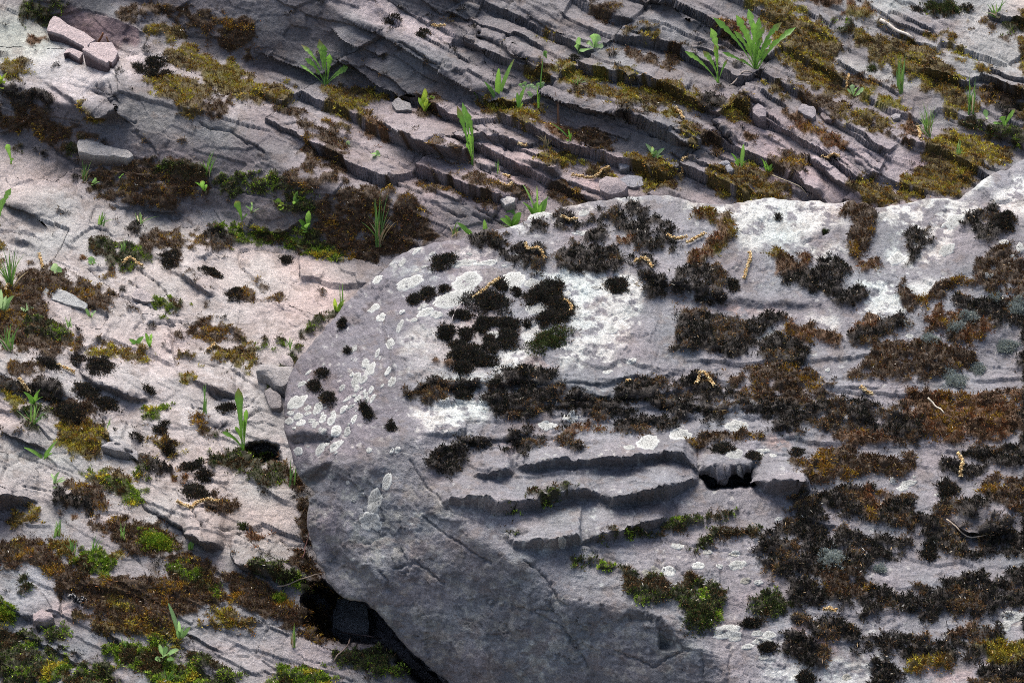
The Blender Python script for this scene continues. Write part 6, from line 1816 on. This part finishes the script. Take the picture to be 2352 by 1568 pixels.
for s, ol, lab, th, col, dk, bl, nm in [
 ('1', "530,990 570,968 640,985 720,1020 860,1050 900,1085 860,1105 760,1085 640,1075 540,1060", "pale block lying at the foot of the second scarp", .035, (.27, .26, .25), (.12, .10, .09), .2, "rock_block"),
 ('4', "1735,1040 1760,1000 1830,985 1990,1010 1985,1060 1920,1150 1850,1130 1800,1080", "rounded grey stone wedged against the boulder's left side", .05, (.25, .235, .23), (.15, .14, .14), .5, "stone"),
 ('4', "1775,1150 1810,1120 1890,1175 1905,1230 1890,1255 1830,1250", "triangular dark stone under the rounded one by the boulder", .03, (.17, .155, .155), (.12, .11, .11), .3, "stone"),
 ('4', "1885,940 1910,905 1960,905 1985,950 1975,985 1900,965", "small pale pinkish stone above the rounded one", .03, (.29, .255, .25), (.18, .16, .16), .5, "stone"),
 ('5', "695,30 740,-5 850,5 930,70 935,125 880,80 790,60", "flat grey stone with a black shadowed front on the left slabs", .045, (.24, .23, .23), (.055, .052, .055), .15, "stone"),
 ('4', "885,480 910,450 960,440 1030,490 1040,525 960,520 900,505", "flat rounded slab piece at the meeting of thin cracks", .016, (.30, .265, .26), (.15, .13, .13), .2, "stone"),
 ('4', "285,480 330,430 400,440 520,500 590,560 585,585 480,560 350,520", "raised blue grey slab with a dark undercut on the left", .024, (.27, .275, .27), (.07, .065, .06), .15, "stone"),
 ('2', "1825,1260 1870,1232 1950,1240 2010,1300 1990,1330 1900,1345 1840,1310", "rounded purple stone just above the boulder's rim", .04, (.24, .205, .21), (.14, .12, .125), .5, "stone"),
 ('2', "1950,1220 2010,1190 2110,1200 2125,1260 2060,1275 1960,1250", "flat bluish stone set in olive moss above the rim", .014, (.20, .20, .22), (.12, .12, .12), .2, "stone"),
 ('2', "1955,1110 1980,1078 2035,1095 2030,1140 1970,1155", "small bluish stone at the top of the olive moss patch", .014, (.22, .22, .235), (.13, .13, .13), .3, "stone"),
 ('2', "440,720 480,690 560,735 570,775 470,775", "angular grey chip on the mossy shelf below the scarp", .03, (.19, .18, .18), (.13, .12, .12), .15, "stone"),
 ('3', "820,780 850,735 930,760 945,810 920,830 870,800", "dark angular stone in rusty moss at the upper right", .03, (.22, .20, .21), (.10, .09, .09), .3, "stone"),
 ('3', "975,800 1000,770 1070,785 1075,830 1040,845 1000,830", "dark hollowed stone right of the angular one in rusty moss", .025, (.17, .14, .145), (.07, .06, .06), .2, "stone"),
 ('3', "285,1125 310,1095 350,1100 360,1130 320,1150", "left of two round blue grey pebbles beside the dark weed", .02, (.22, .22, .235), (.14, .14, .15), .6, "pebble"),
 ('3', "325,1150 350,1130 390,1150 385,1180 340,1180", "right of two round blue grey pebbles beside the dark weed", .018, (.22, .22, .235), (.14, .14, .15), .6, "pebble"),
 ('3', "515,770 545,740 600,770 610,820 560,830 525,800", "rounded dark knob of stone between olive moss patches", .035, (.22, .19, .20), (.12, .10, .105), .4, "stone"),
 ('3', "1440,795 1480,775 1510,785 1505,810 1460,815", "small grey stone at the top of the purple slab", .015, (.25, .235, .24), (.15, .14, .14), .4, "pebble"),
 ('6', "1165,120 1200,100 1255,110 1250,140 1190,150", "small pale stone above the row of broad leaves", .014, (.33, .32, .31), (.2, .19, .18), .3, "stone"),
 ('5', "230,1150 280,1110 350,1120 370,1170 320,1200 250,1190", "pinkish rounded stone at the lower left beside bluish rock", .035, (.26, .215, .215), (.15, .13, .13), .5, "stone"),
 ('8', "410,1160 430,1085 470,1085 560,1120 590,1200 600,1330 480,1335 385,1300 395,1210", "grey wedge of rock standing in the cavity that props the boulder", .06, (.20, .20, .205), (.15, .15, .155), .1, "rock_wedge"),
]: stone(s, ol, lab, th, col, dk, nm, "stone", bulge=bl * .4, on='t', extra=th * .55)
# a black glistening lump on the brown moss
def lump():
    u, v = at('5', 525, 1020); p0, n0 = surfv(np.array([u]), np.array([v]), 't'); p0 = p0[0]
    k = mm(p0); rng = np.random.default_rng(4); V, F, off = [], [], 0
    d = np.array([.93, 0, -.30]); 
    for i in range(60):
        t = rng.uniform(-1, 1); r = math.sqrt(1 - t * t) * rng.random() ** .4; th = rng.random() * 6.28
        c = d * t * 24 * k + np.array([0, math.cos(th), math.sin(th)]) * r * 10 * k + np.array([0, 0, 6 * k])
        V.append(OCT * rng.uniform(3.2, 5.4) * k + c); F.append(OCF + off); off += 6
    m, t, b = new_mat("glistening_black"); b.inputs["Base Color"].default_value = (.012, .013, .017, 1); b.inputs["Roughness"].default_value = .22
    o = raw_mesh("dropping", np.concatenate(V), np.concatenate(F), m, smooth=True); o.location = p0
    tag(o, "glistening black knobbly dropping on the brown moss at the lower left", "dropping")
lump()

# ------------------------------------------------------------------ fallen needles, husks and crumbs caught in the moss
def litter():
    rng = np.random.default_rng(77); V, F, C = [], [], []; off = 0
    for on, field, n in (('t', MTT, 420), ('b', MBT, 620)):
        ok = (field > .5) & (vis > 0) & ((BM > .5) == (on == 'b'))
        i, j = np.nonzero(ok); q = rng.integers(0, len(i), n)
        P, N = (PB, NBV) if on == 'b' else (PT, NTV)
        for a in q:
            p = P[i[a], j[a]] + N[i[a], j[a]] * .007; d = rng.normal(size=3); d -= N[i[a], j[a]] * (d @ N[i[a], j[a]]) * .8; d /= np.linalg.norm(d)
            L = rng.uniform(.003, .011); s = np.cross(d, N[i[a], j[a]]); w = rng.uniform(.0005, .0011)
            V += [p - d * L / 2, p + s * w + N[i[a], j[a]] * w, p + d * L / 2, p - s * w]; F += [(off, off + 1, off + 2), (off, off + 2, off + 3)]
            C += [np.array([(.50, .44, .34), (.34, .24, .14), (.58, .55, .48), (.42, .30, .16), (.20, .13, .08)][rng.integers(5)])] * 4; off += 4
    o = raw_mesh("litter", np.array(V), np.array(F), M_DRY, np.array(C), smooth=False)
    tag(o, "pale needles and husks scattered over moss and rock", "litter", None, "stuff")
litter()
